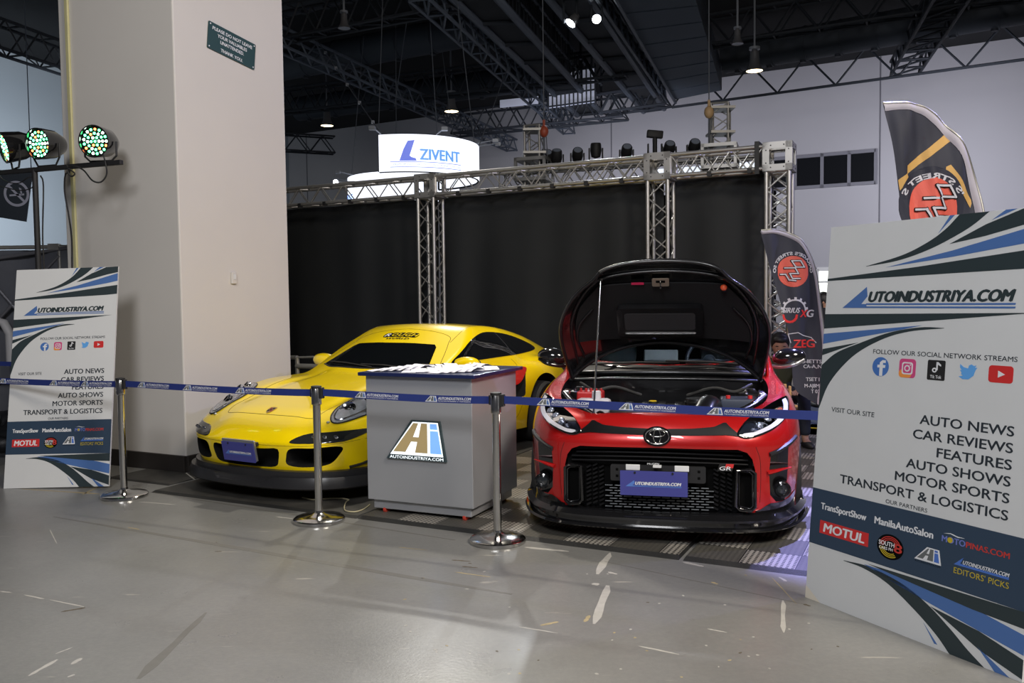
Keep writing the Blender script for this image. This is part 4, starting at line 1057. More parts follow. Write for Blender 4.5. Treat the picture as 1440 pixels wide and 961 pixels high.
def person(label, loc, rz, pose, shirt, trousers, hairlong=False):
    t = thing('person', label, 'person', loc, rz)
    J = []; E = []
    hip, che, nek, hd = [Vector(p) for p in pose['spine']]
    J += [(hip, (.15, .11)), (hip.lerp(che, .5), (.135, .10)), (che, (.15, .105)), (nek, .055), (nek.lerp(hd, .5), .052), (hd-Z*.03, .075), (hd+Z*.045, .083), (hd+Z*.10, .055)]; E += [(0, 1), (1, 2), (2, 3), (3, 4), (4, 5), (5, 6), (6, 7)]
    for sd in ('L', 'R'):
        sh, el, wr = [Vector(p) for p in pose['arm'+sd]]; n = len(J); J += [(sh, .055), (sh.lerp(el, .5), .045), (el, .038), (el.lerp(wr, .5), .034), (wr, .024)]; E += [(2, n), (n, n+1), (n+1, n+2), (n+2, n+3), (n+3, n+4)]
        hand(J, E, n+4, wr, (wr-el), 1 if sd == 'L' else -1)
        hp, kn, an, toe = [Vector(p) for p in pose['leg'+sd]]; n = len(J); J += [(hp, .088), (hp.lerp(kn, .5), .075), (kn, .056), (kn.lerp(an, .45), .052), (an, .036), (toe, (.04, .028))]; E += [(0, n), (n, n+1), (n+1, n+2), (n+2, n+3), (n+3, n+4), (n+4, n+5)]
    skin_body('figure', J, E, 'skin', t)
    # clothes: slightly larger shells over torso+upper arms and over hips+legs
    J2 = [(hip+Z*.0, (.165, .125)), (hip.lerp(che, .5), (.15, .118)), (che, (.165, .12)), (nek-Z*.03, .075)]; E2 = [(0, 1), (1, 2), (2, 3)]
    for sd in ('L', 'R'):
        sh, el, wr = [Vector(p) for p in pose['arm'+sd]]; n = len(J2); J2 += [(sh, .068), (sh.lerp(el, .7), .060)]; E2 += [(2, n), (n, n+1)]
    skin_body('shirt', J2, E2, shirt, t)
    J3 = [(hip, (.162, .122))]; E3 = []
    for sd in ('L', 'R'):
        hp, kn, an, toe = [Vector(p) for p in pose['leg'+sd]]; n = len(J3); J3 += [(hp, .10), (hp.lerp(kn, .5), .088), (kn, .070), (kn.lerp(an, .5), .064), (an+Z*.03, .055)]; E3 += [(0, n), (n, n+1), (n+1, n+2), (n+2, n+3), (n+3, n+4)]
    skin_body('trousers', J3, E3, trousers, t)
    f = Vector(pose['face']).normalized(); r_ = Vector((0, 0, 1)).cross(f).normalized(); upv = f.cross(r_).normalized(); Rf = Matrix((r_, f, upv)).transposed()
    P = lambda a, b, c: hd+Rf @ Vector((a, b, c))
    g = G(); g.ell(P(0, .018, .005), (.078, .088, .112), 0, 24, 18, Rf)
    g.ell(P(0, .104, -.012), (.015, .018, .020), 0, 12, 8, Rf); g.ell(P(0, .100, .010), (.009, .012, .026), 0, 10, 8, Rf); g.ell(P(0, .085, -.075), (.030, .025, .022), 0, 12, 8, Rf)
    for s in (1, -1):
        g.ell(P(s*.080, -.005, .0), (.010, .018, .028), 0, 10, 8, Rf); g.ell(P(s*.030, .088, .010), (.013, .010, .005), 1, 12, 8, Rf); g.ell(P(s*.030, .096, .009), (.006, .003, .004), 2, 8, 6, Rf)
        g.ell(P(s*.032, .094, .034), (.020, .008, .004), 2, 10, 6, Rf)
    g.ell(P(0, .100, -.046), (.024, .009, .007), 3, 12, 6, Rf)
    g.build('face', ['skin', mat('eye_white', (.6, .58, .55), .3), 'hair', mat('lips', (.38, .13, .11), .5)], t, 60)
    g = G(); g.ell(P(0, -.012, .040), (.092, .100, .100), 0, 24, 16, Rf); g.ell(P(0, .052, .092), (.072, .052, .036), 0, 16, 10, Rf)
    for s in (1, -1): g.ell(P(s*.074, .0, .03), (.018, .045, .05), 0, 12, 8, Rf)
    if hairlong: g.ell(P(0, -.04, -.06), (.085, .06, .13), 0, 20, 12, Rf)
    g.build('hair', 'hair', t, 60)
    g = G()
    for sd in ('L', 'R'): an, toe = [Vector(p) for p in pose['leg'+sd][2:]]; d = (toe-an); d.z = 0; g.ell(an+d*.5+Z*(-an.z+.04), (.05, .14, .042), 0, 16, 10)
    g.build_apart('shoes', 'black', t, 50, gap=.03)
    return t
hp = at_y(1097, 486, 8.65)
sit = dict(spine=[(0, 0, .47), (0, -.05, .76), (0, -.09, .885), (0, -.13, hp.z)], armL=[(.17, -.06, .82), (.25, -.20, .60), (.10, -.40, .57)], armR=[(-.17, -.06, .82), (-.24, -.20, .60), (-.10, -.40, .59)],
           legL=[(.10, 0, .50), (.15, -.42, .50), (.15, -.45, .08), (.15, -.60, .04)], legR=[(-.10, 0, .50), (-.15, -.42, .50), (-.15, -.45, .08), (-.15, -.60, .04)], face=(-.25, -1, -.42))
person('seated person in an olive shirt looking down, behind the right mirror of the red car', (hp.x, 8.78, 0), 0, sit, 'olive', 'denim')
sp = at_y(1158, 425, 11.4)
std = dict(spine=[(0, 0, .92), (0, 0, 1.22), (0, 0, 1.42), (0, -.01, sp.z)], armL=[(.19, 0, 1.36), (.24, .02, 1.10), (.22, -.08, .86)], armR=[(-.19, 0, 1.36), (-.24, .02, 1.10), (-.22, -.08, .86)],
           legL=[(.10, 0, .90), (.12, -.02, .50), (.12, .02, .08), (.13, -.12, .04)], legR=[(-.10, 0, .90), (-.12, -.02, .50), (-.12, .02, .08), (-.13, -.12, .04)], face=(.9, -.3, -.1))
person('standing person in dark clothes, a sliver between the small feather flag and the right standee', (sp.x, 11.4, 0), 0, std, 'blackcloth', 'blackcloth', True)
# the stool under the seated person and a gilt post beside
M['wood'] = mat('pale_wood', (.45, .27, .11), .45, noise=.2, nscale=20)
ch = thing('wooden_chair', 'pale wooden chair under the seated person beside the red fender', 'chair', (hp.x, 8.84, 0))
g = G(); g.box((0, 0, .355), (.42, .40, .03), 0, bev=.01); g.build('seat', 'wood', ch)
for x, y, h in ((-.18, -.16, .34), (.18, -.16, .34), (-.18, .19, .80), (.18, .19, .80)): g = G(); g.box((x, y, h/2), (.035, .035, h), 0, bev=.005); g.build('leg', 'wood', ch)
g = G(); g.box((0, .19, .74), (.36, .02, .10), 0, bev=.005); g.box((0, .19, .58), (.36, .02, .06), 0, bev=.005); g.build('backrest', 'wood', ch)
pp = at_y(1107, 560, 7.55); g = G(); g.box((pp.x-.02, 7.55, .36), (.022, .03, .72+.0), 0, bev=.004); g.box((pp.x+.03, 7.57, .35), (.02, .03, .70), 0, bev=.004); g.box((pp.x+.05, 7.55, .52), (.08, .03, .02), 0, bev=.003); g.box((pp.x, 7.56, .012), (.2, .16, .024), 0, bev=.004)
g.build('gilt_stand', 'wood'); tag(bpy.data.objects['gilt_stand'], 'narrow golden wooden stand between red fender and the small feather flag', 'stand')
g = G(); c = at_z(1135, 610, 0); g.box((c.x+.5, c.y+1.0, .01), (1.6, 2.6, .02), 0, Matrix.Rotation(-A0, 3, 'Z')); tag(g.build('floor_mat', mat('navy_carpet', (.03, .045, .10), .8, noise=.2)), 'dark blue floor panel beyond the red fender at the right', 'floor mat')
g = G(); a = at_z(1127, 606); b = at_z(1160, 606); g.box(((a.x+b.x)/2+.3, (a.y+b.y)/2-.1, .024), (1.4, .05, .006), 0, Matrix.Rotation(-A0, 3, 'Z')); tag(g.build('yellow_tape', 'ink_yellow'), 'yellow floor tape at the edge of the dark blue floor panel', 'tape')

# ---------------------------------------------------------------- feather flags
M['flag'] = mat('flag_black', (.022, .024, .040), .7, noise=.2, nscale=6); M['sleeve'] = mat('flag_sleeve', (.42, .40, .46), .7, noise=.1, nscale=10)
M['flag_red'] = mat('flag_red', (.62, .10, .07), .65); M['flag_gold'] = mat('flag_gold', (.55, .33, .10), .65); M['flag_white'] = mat('flag_white', (.50, .50, .56), .65)
def ff(g, pts, F, off, m, N=14, C=10):
    ys = [p[1] for p in pts]; lo, hi = min(ys)+.01, max(ys)-.01; rows = []
    for j in range(N+1):
        y = lo+(hi-lo)*(.5-.5*math.cos(PI*j/N)); xs = []
        for i in range(len(pts)):
            (x0, y0), (x1, y1) = pts[i], pts[(i+1) % len(pts)]
            if (y0-y)*(y1-y) < 0: xs.append(x0+(x1-x0)*(y-y0)/(y1-y0))
        if len(xs) > 1: rows.append([F(min(xs)+(max(xs)-min(xs))*k/C, y, off) for k in range(C+1)])
    g.grid(rows, m)
def ribbon(g, pts, w, fr, off, m, closed=False):
    n = len(pts)
    for i in range(n if closed else n-1):
        a = Vector(pts[i]); b = Vector(pts[(i+1) % n]); d = (b-a).normalized()*w/2; s = Vector((-d.y, d.x))
        mid = (a+b)/2; g.flat([tuple(a-d+s), tuple(a-d-s), tuple(mid-s), tuple(mid+s)], fr, off, m); g.flat([tuple(mid+s), tuple(mid-s), tuple(b+d-s), tuple(b+d+s)], fr, off, m); continue
        g.flat([tuple(a-d+s), tuple(a-d-s), tuple(b+d-s), tuple(b+d+s)], fr, off, m)
def feather(label, left, right, Y, yb, seed, art):
    """left and right edges as outlines seen on the flag's own plane at depth Y"""
    t0 = at_y(right[-1][0], yb, Y); t = thing('feather_flag', label, 'flag', (t0.x, Y, 0), 0, 'feather flags')
    o = Vector((t0.x, Y, 0)); rp_ = lambda x, y: math.sin(x*.16+seed)*.012+math.sin(x*.07+y*.03+seed*2)*.02+math.sin(x*.31-y*.05)*.005
    def F(x, y, w=0.0):
        p = at_y(x, y, Y)-o; p.y = rp_(x, y)-w; return p
    Ls, Rs = cr(left, 8), cr(right, 8); N = 48
    def samp(c, t_):
        f = t_*(len(c)-1); i = min(int(f), len(c)-2); f -= i; return (c[i][0]*(1-f)+c[i+1][0]*f, c[i][1]*(1-f)+c[i+1][1]*f)
    g = G(); rows = []; 
    for j in range(N+1):
        a, b = samp(Ls, j/N), samp(Rs, j/N); rows.append([F(a[0]+(b[0]-a[0])*i/24, a[1]+(b[1]-a[1])*i/24) for i in range(25)])
    g.grid(rows); g.grid([[p+Vector((0, .003, 0)) for p in r] for r in rows[::-1]]); g.build('flag_cloth', 'flag', t, 70)
    g = G(); rows = []
    for j in range(N+1):
        b = samp(Rs, j/N); a = samp(Ls, j/N); d = Vector((b[0]-a[0], b[1]-a[1])); k = 6 if Y > 7.6 else 11
        b0 = (b[0]-d.normalized().x*k, b[1]-d.normalized().y*k) if d.length > k else a
        rows.append([F(b0[0]+(b[0]-b0[0])*i/4, b0[1]+(b[1]-b0[1])*i/4, .004+.012*math.sin(PI*i/4)) for i in range(5)])
    g.grid(rows); g.grid([[p+Vector((0, .006, 0)) for p in r] for r in rows[::-1]]); g.build('flag_sleeve', 'sleeve', t, 70)
    g = G(); pts = [F(*samp(Rs, j/N), .0) for j in range(N+1)]; e = pts[-1]; g.ring(pts+[e-Z*(e.z*.5), Vector((e.x, e.y, .02))], .011, 0, 8); g.lathe([(.15, 0), (.15, .012), (.02, .02), (.015, .12)], (e.x, e.y, 0), 0, 20, caps=True); g.build('pole', 'rail_steel', t, 50)
    g = G(); art(g, F); g.build_apart('flag_print', ['flag_red', 'flag_white', 'flag_gold', 'void', 'ink_red', mat('flag_navy', (.012, .014, .030), .7)], t, gap=.03)
    return t
def arc_text(g, F, s, cx, cy, r, a_mid, span, h, m, mirror=True):
    vs, fs, tw, y0, y1 = text_geo(s, .03); out = []
    for x, y in vs:
        u = x/tw; u = (1-u) if mirror else u; a = a_mid+span*(.5-u); rr = r+y/y1*h; out.append(F(cx+rr*math.cos(a), cy-rr*math.sin(a), .004))
    g.add(out, fs, m)
def mark(g, F, cx, cy, k):
    FL = lambda u, v, w=0: F(u, v, w)
    for m_, w_, of in ((3, 3.0*k, .010), (1, 1.7*k, .014)):
        ribbon(g, [(cx-1*k, cy-15*k), (cx+10*k, cy-15*k), (cx+15*k, cy-6*k), (cx+4*k, cy-6*k)], w_, F, of, m_, True)
        ribbon(g, [(cx-10*k, cy-5*k), (cx+3*k, cy-5*k), (cx+7*k, cy+3*k), (cx-4*k, cy+3*k), (cx-1*k, cy+10*k), (cx+9*k, cy+10*k)], w_, F, of, m_)
        ribbon(g, [(cx-16*k, cy+4*k), (cx-9*k, cy+4*k), (cx-5*k, cy+12*k), (cx+3*k, cy+13*k)], w_, F, of, m_)
def art1(g, F):
    ff(g, ellipse(1115, 382, 21, 22, 36), F, .003, 0); mark(g, F, 1114, 382, 1.0)
    arc_text(g, F, "GARAGE'S STREET SO", 1115, 382, 23.5, PI*.50, PI*1.05, 4.5, 1)
    o = [(1117+16*math.cos(a), 438-16*math.sin(a)) for a in [PI*k/12 for k in range(13)]]
    for k in range(7): a = PI*(k+.5)/7; g.flat([(1117+17*math.cos(a-.1), 438-17*math.sin(a-.1)), (1117+20*math.cos(a-.08), 438-20*math.sin(a-.08)), (1117+20*math.cos(a+.08), 438-20*math.sin(a+.08)), (1117+17*math.cos(a+.1), 438-17*math.sin(a+.1))], F, .003, 1, .001)
    ribbon(g, o, 2.2, F, .003, 1)
    f2 = lambda u, v, w=0: F(u, -v, w)
    put_text(g, f2, 'SIRIUS', 1100, -440, 22, 7, 1, bold=.03, shear=.3, off=.005); put_text(g, f2, 'XG', 1124, -446, 20, 10, 4, bold=.04, shear=.2, off=.005); put_text(g, f2, 'G', 1134, -446, 10, 10, 1, bold=.04, shear=.2, off=.006)
    ribbon(g, [(1110+9*math.cos(a), 444-9*math.sin(a)) for a in [PI+PI*k/8 for k in range(9)]], 3, F, .003, 4)
    ribbon(g, [(1108, 470), (1122, 468), (1130, 472), (1142, 475), (1148, 482)], 1.1, F, .003, 1); ribbon(g, [(1108, 470), (1112, 482)], 1.0, F, .003, 1)
    put_text(g, f2, 'ZEG', 1116, -489, 30, 11, 4, bold=.04, off=.005)
    for s, x, y, w in (('D-8ETTS', 1128, 511, 26), ('CA-A,N', 1130, 518, 24), ('TSET1', 1133, 536, 18), ('M-AJ8M', 1131, 545, 20), ('T 02', 1140, 553, 12)): put_text(g, f2, s, x, -y, w, 5, 1, bold=.02, off=.005)
L1 = [(1069, 326), (1081, 369), (1097, 425), (1113, 488), (1117, 544), (1136, 562)]; R1 = [(1070, 324.5), (1097, 324), (1125, 337), (1144, 372), (1154, 425), (1159, 490), (1154, 571)]
feather('small black feather flag with a red round emblem leaning behind the red car', L1, R1, 7.7, 572, 1.0, art1)
def art2(g, F):
    ff(g, [(1276, 233), (1332, 187), (1340, 196), (1276, 245)], F, .004, 2, 30)
    ff(g, [(1263, 253), (1276, 244), (1280, 252), (1266, 268)], F, .004, 2)
    ff(g, [(1327, 236), (1336, 232), (1352, 254), (1370, 283), (1367, 292), (1350, 268)], F, .004, 2)
    ff(g, ellipse(1310, 288, 46, 54, 40), F, .006, 5, 24, 16); ff(g, ellipse(1312, 296, 34, 46, 40), F, .009, 0, 24, 16)
    arc_text(g, lambda u, v, w=0: F(u, v, w+.006), "'S STREET S", 1311, 291, 40, PI*.50, PI*.75, 8, 1)
    mark(g, lambda u, v, w=0: F(u, v, w+.008), 1316, 288, 1.75)
L2 = [(1247, 158), (1253, 190), (1262, 250), (1271, 305), (1284, 380), (1300, 460)]; R2 = [(1244, 144), (1275, 146), (1305, 154), (1336, 181), (1362, 221), (1376, 262), (1383, 320), (1388, 460)]
feather('tall feather flag with gold stripes rising above the large right standee', L2, R2, 6.6, 470, 2.3, art2)

# ---------------------------------------------------------------- lamp stand at the left with three LED lamps
sx = Vector((-4.23, 7.60, 0)); bd = Vector((1.25, -.46, 0)).normalized(); zb = 2.71
ls = thing('lamp_stand', 'black T-bar lighting stand behind the left standee', 'light stand', sx)
g = G(); g.cyl((0, 0, .5), (0, 0, zb), .024, 0, 14); g.cyl((0, 0, .5), (0, 0, 1.5), .030, 0, 14); g.build('pole', 'black', ls, 40)
g = G(); g.box((bd*.22), (1.55, .04, .04), 0, Matrix.Rotation(math.atan2(bd.y, bd.x), 3, 'Z'), bev=.006); g.v = [(x, y, z+zb+.0) for x, y, z in g.v]; g.build('cross_bar', 'black', ls)
for k in range(3): g = G(); a = 2*PI*k/3+.3; g.cyl((0, 0, .62), (.45*math.cos(a), .38*math.sin(a), .02), .013, 0, 8); g.build('leg', 'black', ls)
LEDC = [emis('led_green', (.08, 1.0, .30), 10), emis('led_white', (.75, 1.0, .82), 9), emis('led_amber', (1.0, .25, .08), 5)]
pn = ['LED par lamp at the left photo edge, mostly turned away', 'LED par lamp above the pole of the lamp stand, glowing green and white', 'LED par lamp glowing green at the right end of the bar, before the pillar']
for k, (x, y, yaw, tilt) in enumerate(((21, 206, -.80, .25), (65, 203, -.32, .12), (141, 200, -.12, .10))):
    f = (x-57)/98; pos = sx+bd*(f*.80 if f > 0 else f*.75)+Z*(zb+.0); pz = at_y(x, y, pos.y).z; pos.x = at_y(x, y, pos.y).x
    t = thing('par_lamp', pn[k], 'stage light', (pos.x, pos.y, zb+.02), 0, 'LED lamps on the lighting stand'); c = Vector((0, 0, pz-zb-.02))
    ax = Vector((math.sin(yaw), -math.cos(yaw), -tilt)).normalized(); Rr_ = ax.to_track_quat('Z', 'Y').to_matrix()
    g = G(); g.lathe([(.03, -.17), (.085, -.15), (.125, -.06), (.135, .05), (.138, .10), (.128, .10), (.124, .075)], c, 0, 28, Rr_, caps=False); g.lathe([(.001, -.172), (.03, -.17)], c, 0, 20, Rr_)
    g.lathe([(.001, .07), (.126, .07)], c, 1, 28, Rr_); g.build('lamp_housing', ['gloss_black', 'void'], t, 40)
    g = G(); n_ = 0
    for rr, cnt in ((.0, 1), (.035, 6), (.068, 12), (.102, 17)):
        for q in range(cnt):
            a = 2*PI*q/cnt; p = c+Rr_ @ Vector((rr*math.cos(a), rr*math.sin(a), .074)); g.lathe([(.001, .004), (.0105, .004), (.012, 0)], p, 2 if n_ % 6 == 5 else n_ % 2, 8, Rr_); n_ += 1
    g.build('led_array', LEDC, t); t.children[-1]['kind'] = 'stuff'
    s_ = ax.cross(Z).normalized(); g = G(); g.ring([c+s_*.145, c+s_*.145-Z*.12, s_*.10+Z*.01, -s_*.10+Z*.01, c-s_*.145-Z*.12, c-s_*.145], .009, 0, 6); g.build('yoke', 'black', t)
def drop(name, label, pts, r=.007): cable(name, label, pts, r, 'black', 'cable')
q = lambda x, y, Y: tuple(at_y(x, y, Y))
drop('lamp_cable', 'black cable hanging from the lamp bar down the pillar to the left standee', [q(94, 232, 7.35), q(98, 242, 7.38), q(92, 246, 7.4), q(91, 270, 7.45), q(97, 305, 7.5), q(101, 340, 7.55), q(102, 400, 7.6), (at_y(102, 400, 7.6).x, 7.62, .9), (at_y(102, 400, 7.6).x, 7.6, .02)])
drop('lamp_cable', 'short black cable loop below the right-hand par lamp on the pillar', [q(145, 218, 7.25), q(148, 228, 7.25), q(150, 245, 7.25), q(142, 256, 7.25), q(130, 254, 7.25), q(118, 240, 7.28), q(106, 234, 7.3), q(96, 236, 7.33), q(105, 244, 7.33), q(100, 248, 7.33), q(94, 240, 7.33)])
drop('lamp_cable', 'thin black cable running down beside the pole of the lamp stand', [q(57, 247, 7.55), q(61, 262, 7.55), q(60, 330, 7.56), q(62, 378, 7.58), (at_y(62, 378, 7.58).x, 7.6, .6), (at_y(62, 378, 7.58).x+.05, 7.6, .02)])
drop('lamp_cable', 'black cable drooping along the bar left of the pole of the lamp stand', [q(-8, 235, 7.7), q(5, 253, 7.7), q(25, 258, 7.65), q(40, 250, 7.6), q(52, 250, 7.6), q(48, 262, 7.6), q(30, 268, 7.65), q(0, 262, 7.7)], .005)

# no-smoking banner in the distance
P4 = [at_y(x, y, 11.0) for x, y in ((-12, 238), (49, 240), (37, 310), (-12, 304))]
g = G(); fr = frame(P4[3], (P4[1]-P4[0]), Z); o3 = P4[3]
loc = [((p-o3).dot((P4[1]-P4[0]).normalized()), (p-o3).z) for p in P4]; g.prism(loc[::-1], fr, -.004, .004, 0)
cx, cy = [(at_y(25, 271, 11.0)-o3).dot((P4[1]-P4[0]).normalized()), (at_y(25, 271, 11.0)-o3).z]; rr = .165
oo = ellipse(cx, cy, rr, rr, 36); ii = ellipse(cx, cy, rr*.80, rr*.80, 36)
for k in range(36): k2 = (k+1) % 36; g.flat([oo[k], oo[k2], ii[k2], ii[k]], fr, .006, 1)
for a_, b_, w_ in (((-.65, .65), (.65, -.65), .18), ((-.55, -.15), (.60, -.15+.12), .14)):
    p, s = Vector((cx+a_[0]*rr, cy+a_[1]*rr)), Vector((cx+b_[0]*rr, cy+b_[1]*rr)); d = (s-p).normalized(); n2 = Vector((-d.y, d.x))*rr*w_/2; g.flat([tuple(p+n2), tuple(p-n2), tuple(s-n2), tuple(s+n2)], fr, .0065, 1)
g.flat([(cx+.35*rr, cy-.05*rr), (cx+.45*rr, cy-.05*rr), (cx+.4*rr, cy+.4*rr), (cx+.2*rr, cy+.5*rr)], fr, .0065, 1)
g.cyl(fr(loc[0][0]+.05, loc[0][1], 0), fr(loc[0][0]+.1, CEIL-P4[3].z+.02, 0), .006, 0, 5); g.cyl(fr(loc[1][0]-.02, loc[1][1], 0), fr(loc[1][0]-.02, CEIL-P4[3].z+.02, 0), .006, 0, 5)
tag(g.build('no_smoking_banner', [mat('banner_charcoal', (.035, .045, .055), .6), 'flag_white']), 'dark hanging banner with a white no-smoking symbol below the lamp bar at the left', 'sign')

# grey cloth-covered booth at the far left
M['tarp'] = mat('grey_tarpaulin', (.10, .105, .125), .6, noise=.25, nscale=3, bump=.3, bscale=12)
bt = thing('cloth_booth', 'grey cloth backdrop on a metal frame behind the left standee', 'backdrop', (at_y(50, 400, 9.6).x, 9.6, 0))
zt = at_y(50, 348, 9.6).z; g = G(); W_ = 5.5; rows = []
for j in range(19):
    z = .02+(zt-.05)*(1-j/18); rows.append([(-W_*.85+W_*i/60, .03*math.sin(i*.9+j*.3)+.02*math.sin(i*.31), z) for i in range(61)])
g.grid(rows); g.grid([[(x, y+.004, z) for x, y, z in r] for r in rows[::-1]]); g.build('backdrop_cloth', 'tarp', bt, 60)
g = G(); g.cyl((-W_*.85, -.03, zt), (W_*.15, -.03, zt), .022, 0, 10); g.box((.25, -.04, zt), (.12, .06, .07), 0); g.cyl((.3, -.03, 0), (.3, -.03, zt), .022, 0, 10); g.build('backdrop_frame', 'alu_dark', bt, 40)
g = G()
for a, b in (((-.6, zt-.15), (.5, zt-.0)), ((-.7, zt-.1), (.3, zt-1.3)), ((.3, zt-.1), (-1.0, zt-1.4)), ((-1.2, zt-1.5), (.3, zt-1.5)), ((-.9, zt-2.3), (.2, zt-1.6))): g.cyl((a[0], -.045, a[1]), (b[0], -.045, b[1]), .02, 0, 8)
g.build('cross_brace', mat('brace_grey', (.17, .17, .19), .5, .4), bt, 40)
g = G(); c = at_y(2, 480, 9.5)-Vector(bt.location); g.ring([c+Vector((-.22, 0, -.28)), c+Vector((-.22, 0, .0)), c+Vector((-.20, 0, .14)), c+Vector((-.08, 0, .24)), c+Vector((.04, 0, .20)), c+Vector((.10, 0, .08)), c+Vector((.10, 0, -.28))], .05, 0, 10)
g.build('backdrop_letter', mat('letter_pale', (.42, .42, .44), .5), bt, 60)
g = G(); c = at_z(-10, 660); rb2 = random.Random(5)
for k in range(9): g.ell((c.x+rb2.uniform(-.5, .3), c.y+.5+rb2.uniform(0, .3), .12+rb2.uniform(0, .25)), (rb2.uniform(.15, .3), .16, rb2.uniform(.08, .16)), 0, 16, 10, Matrix.Rotation(rb2.uniform(-1, 1), 3, 'Z'))
tag(g.build('cloth_heap', mat('heap_black', (.012, .013, .016), .5, bump=.4, bscale=14), smooth=60), 'crumpled black cloth heap on the floor at the left photo edge', 'cloth')

# floor cables
cable('floor_cable', 'thin pale cable on the floor from the pillar foot under the yellow lip', [tuple(at_z(x, y, .008)) for x, y in ((262, 666), (270, 672), (278, 678), (290, 681), (305, 682), (330, 684))], .006, mat('cable_white', (.45, .43, .38), .5))
cable('floor_cable', 'thin cream cable on the mat between the stanchion and the counter', [tuple(at_z(x, y, .02)) for x, y in ((425, 700), (440, 703), (452, 702), (475, 701), (490, 703), (487, 706), (484, 714), (487, 719), (500, 720), (512, 716), (520, 710))], .005, mat('cable_cream', (.42, .38, .24), .5))
# ---------------------------------------------------------------- cars
def spl(xs, ys):
    xs = np.array(xs, float); ys = np.array(ys, float); n = len(xs)
    d = np.diff(ys)/np.diff(xs); m = np.zeros(n); m[1:-1] = (d[:-1]+d[1:])/2; m[0] = d[0]; m[-1] = d[-1]
    for i in range(1, n-1):
        if d[i-1]*d[i] <= 0: m[i] = 0
        else: m[i] = np.sign(d[i])*min(abs(m[i]), 3*abs(d[i-1]), 3*abs(d[i]))
    def f(x):
        x = np.asarray(x, float); i = np.clip(np.searchsorted(xs, x)-1, 0, n-2); h = xs[i+1]-xs[i]; t = np.clip((x-xs[i])/h, 0, 1)
        return (2*t**3-3*t**2+1)*ys[i]+(t**3-2*t**2+t)*h*m[i]+(-2*t**3+3*t**2)*ys[i+1]+(t**3-t**2)*h*m[i+1]
    return f
def smin(a, b, k): h = np.clip(.5+.5*(b-a)/k, 0, 1); return b*(1-h)+a*h-k*h*(1-h)
def smax(a, b, k): return -smin(-a, -b, k)
def sstep(a, b, x): t = np.clip((x-a)/(b-a), 0, 1); return t*t*(3-2*t)

def car_shell(outline, zmid, zbot, R, H, cy, NS=220, NI=70, NR=22, NL=12, tuck=.05):
    """closed shell, left half mirrored: outline is the plan from nose centre to tail centre (x>=0)"""
    o = cr(outline, 40); o = np.array(o); seg = np.r_[0, np.cumsum(np.hypot(*np.diff(o, axis=0).T))]; tot = seg[-1]
    s = np.linspace(0, 1, NS+1)*tot; O = np.c_[np.interp(s, seg, o[:, 0]), np.interp(s, seg, o[:, 1])]; f = s/tot
    zm, zb, Rr = zmid(O[:, 1], f), zbot(O[:, 1], f), R(O[:, 1], f)
    C = np.c_[np.zeros(NS+1), cy(O[:, 1])]; D = C-O; LL = np.hypot(D[:, 0], D[:, 1]); D /= LL[:, None]
    rows = []
    rows.append(np.c_[C, zb])                                   # belly centre
    rows.append(np.c_[O+D*np.minimum(.35, LL*.6)[:, None], zb])
    for i in range(NL):
        t = i/NL; z = zb+(zm-zb)*t; ins = tuck*(1-t)**2
        rows.append(np.c_[O+D*ins[:, None] if np.ndim(ins) else O+D*ins, z])
    Rr = np.minimum(Rr, LL*.9)
    for i in range(NR+1):
        ph = PI/2*i/NR; d = Rr*(1-math.cos(ph)); P = O+D*d[:, None]; h = H(P[:, 0], P[:, 1]); rows.append(np.c_[P, zm+(h-zm)*math.sin(ph)])
    for i in range(1, NI+1):
        d = Rr+(LL-Rr)*i/NI; P = O+D*d[:, None]; rows.append(np.c_[P, H(P[:, 0], P[:, 1])])
    A = np.array(rows)                                          # rows x (NS+1) x 3
    nr, nc = A.shape[:2]
    g = G(); g.grid([[tuple(p) for p in r] for r in A])
    B = A.copy(); B[:, :, 0] *= -1
    g.grid([[tuple(p) for p in r] for r in B[::-1]])
    return g
def shell_object(name, g, m, parent, cuts=(), smooth=32, extra=()):
    o = g.build(name, m, parent)
    bm = bmesh.new(); bm.from_mesh(o.data); bmesh.ops.remove_doubles(bm, verts=bm.verts, dist=2e-4)
    bmesh.ops.dissolve_degenerate(bm, dist=1e-5, edges=bm.edges)
    bmesh.ops.recalc_face_normals(bm, faces=bm.faces); bm.to_mesh(o.data); bm.free()
    bvh = BVHTree.FromPolygons([v.co[:] for v in o.data.vertices], [tuple(p.vertices) for p in o.data.polygons])
    par = o.parent; o.parent = None
    for cg, cm in cuts:
        c = cg.build('cutter', cm); bm = bmesh.new(); bm.from_mesh(c.data); bmesh.ops.remove_doubles(bm, verts=bm.verts, dist=1e-6)
        bmesh.ops.recalc_face_normals(bm, faces=bm.faces); bm.to_mesh(c.data); bm.free()
        md = o.modifiers.new('b', 'BOOLEAN'); md.operation = 'DIFFERENCE'; md.object = c; md.solver = 'EXACT'; md.material_mode = 'TRANSFER'
        bpy.context.view_layer.update()
        me = bpy.data.meshes.new_from_object(o.evaluated_get(bpy.context.evaluated_depsgraph_get()))
        o.modifiers.clear(); old = o.data; o.data = me; bpy.data.meshes.remove(old); me.name = name; bpy.data.objects.remove(c)
    me = o.data; me.polygons.foreach_set('use_smooth', [True]*len(me.polygons)); me.set_sharp_from_angle(angle=math.radians(smooth))
    o.parent = par
    return o, bvh

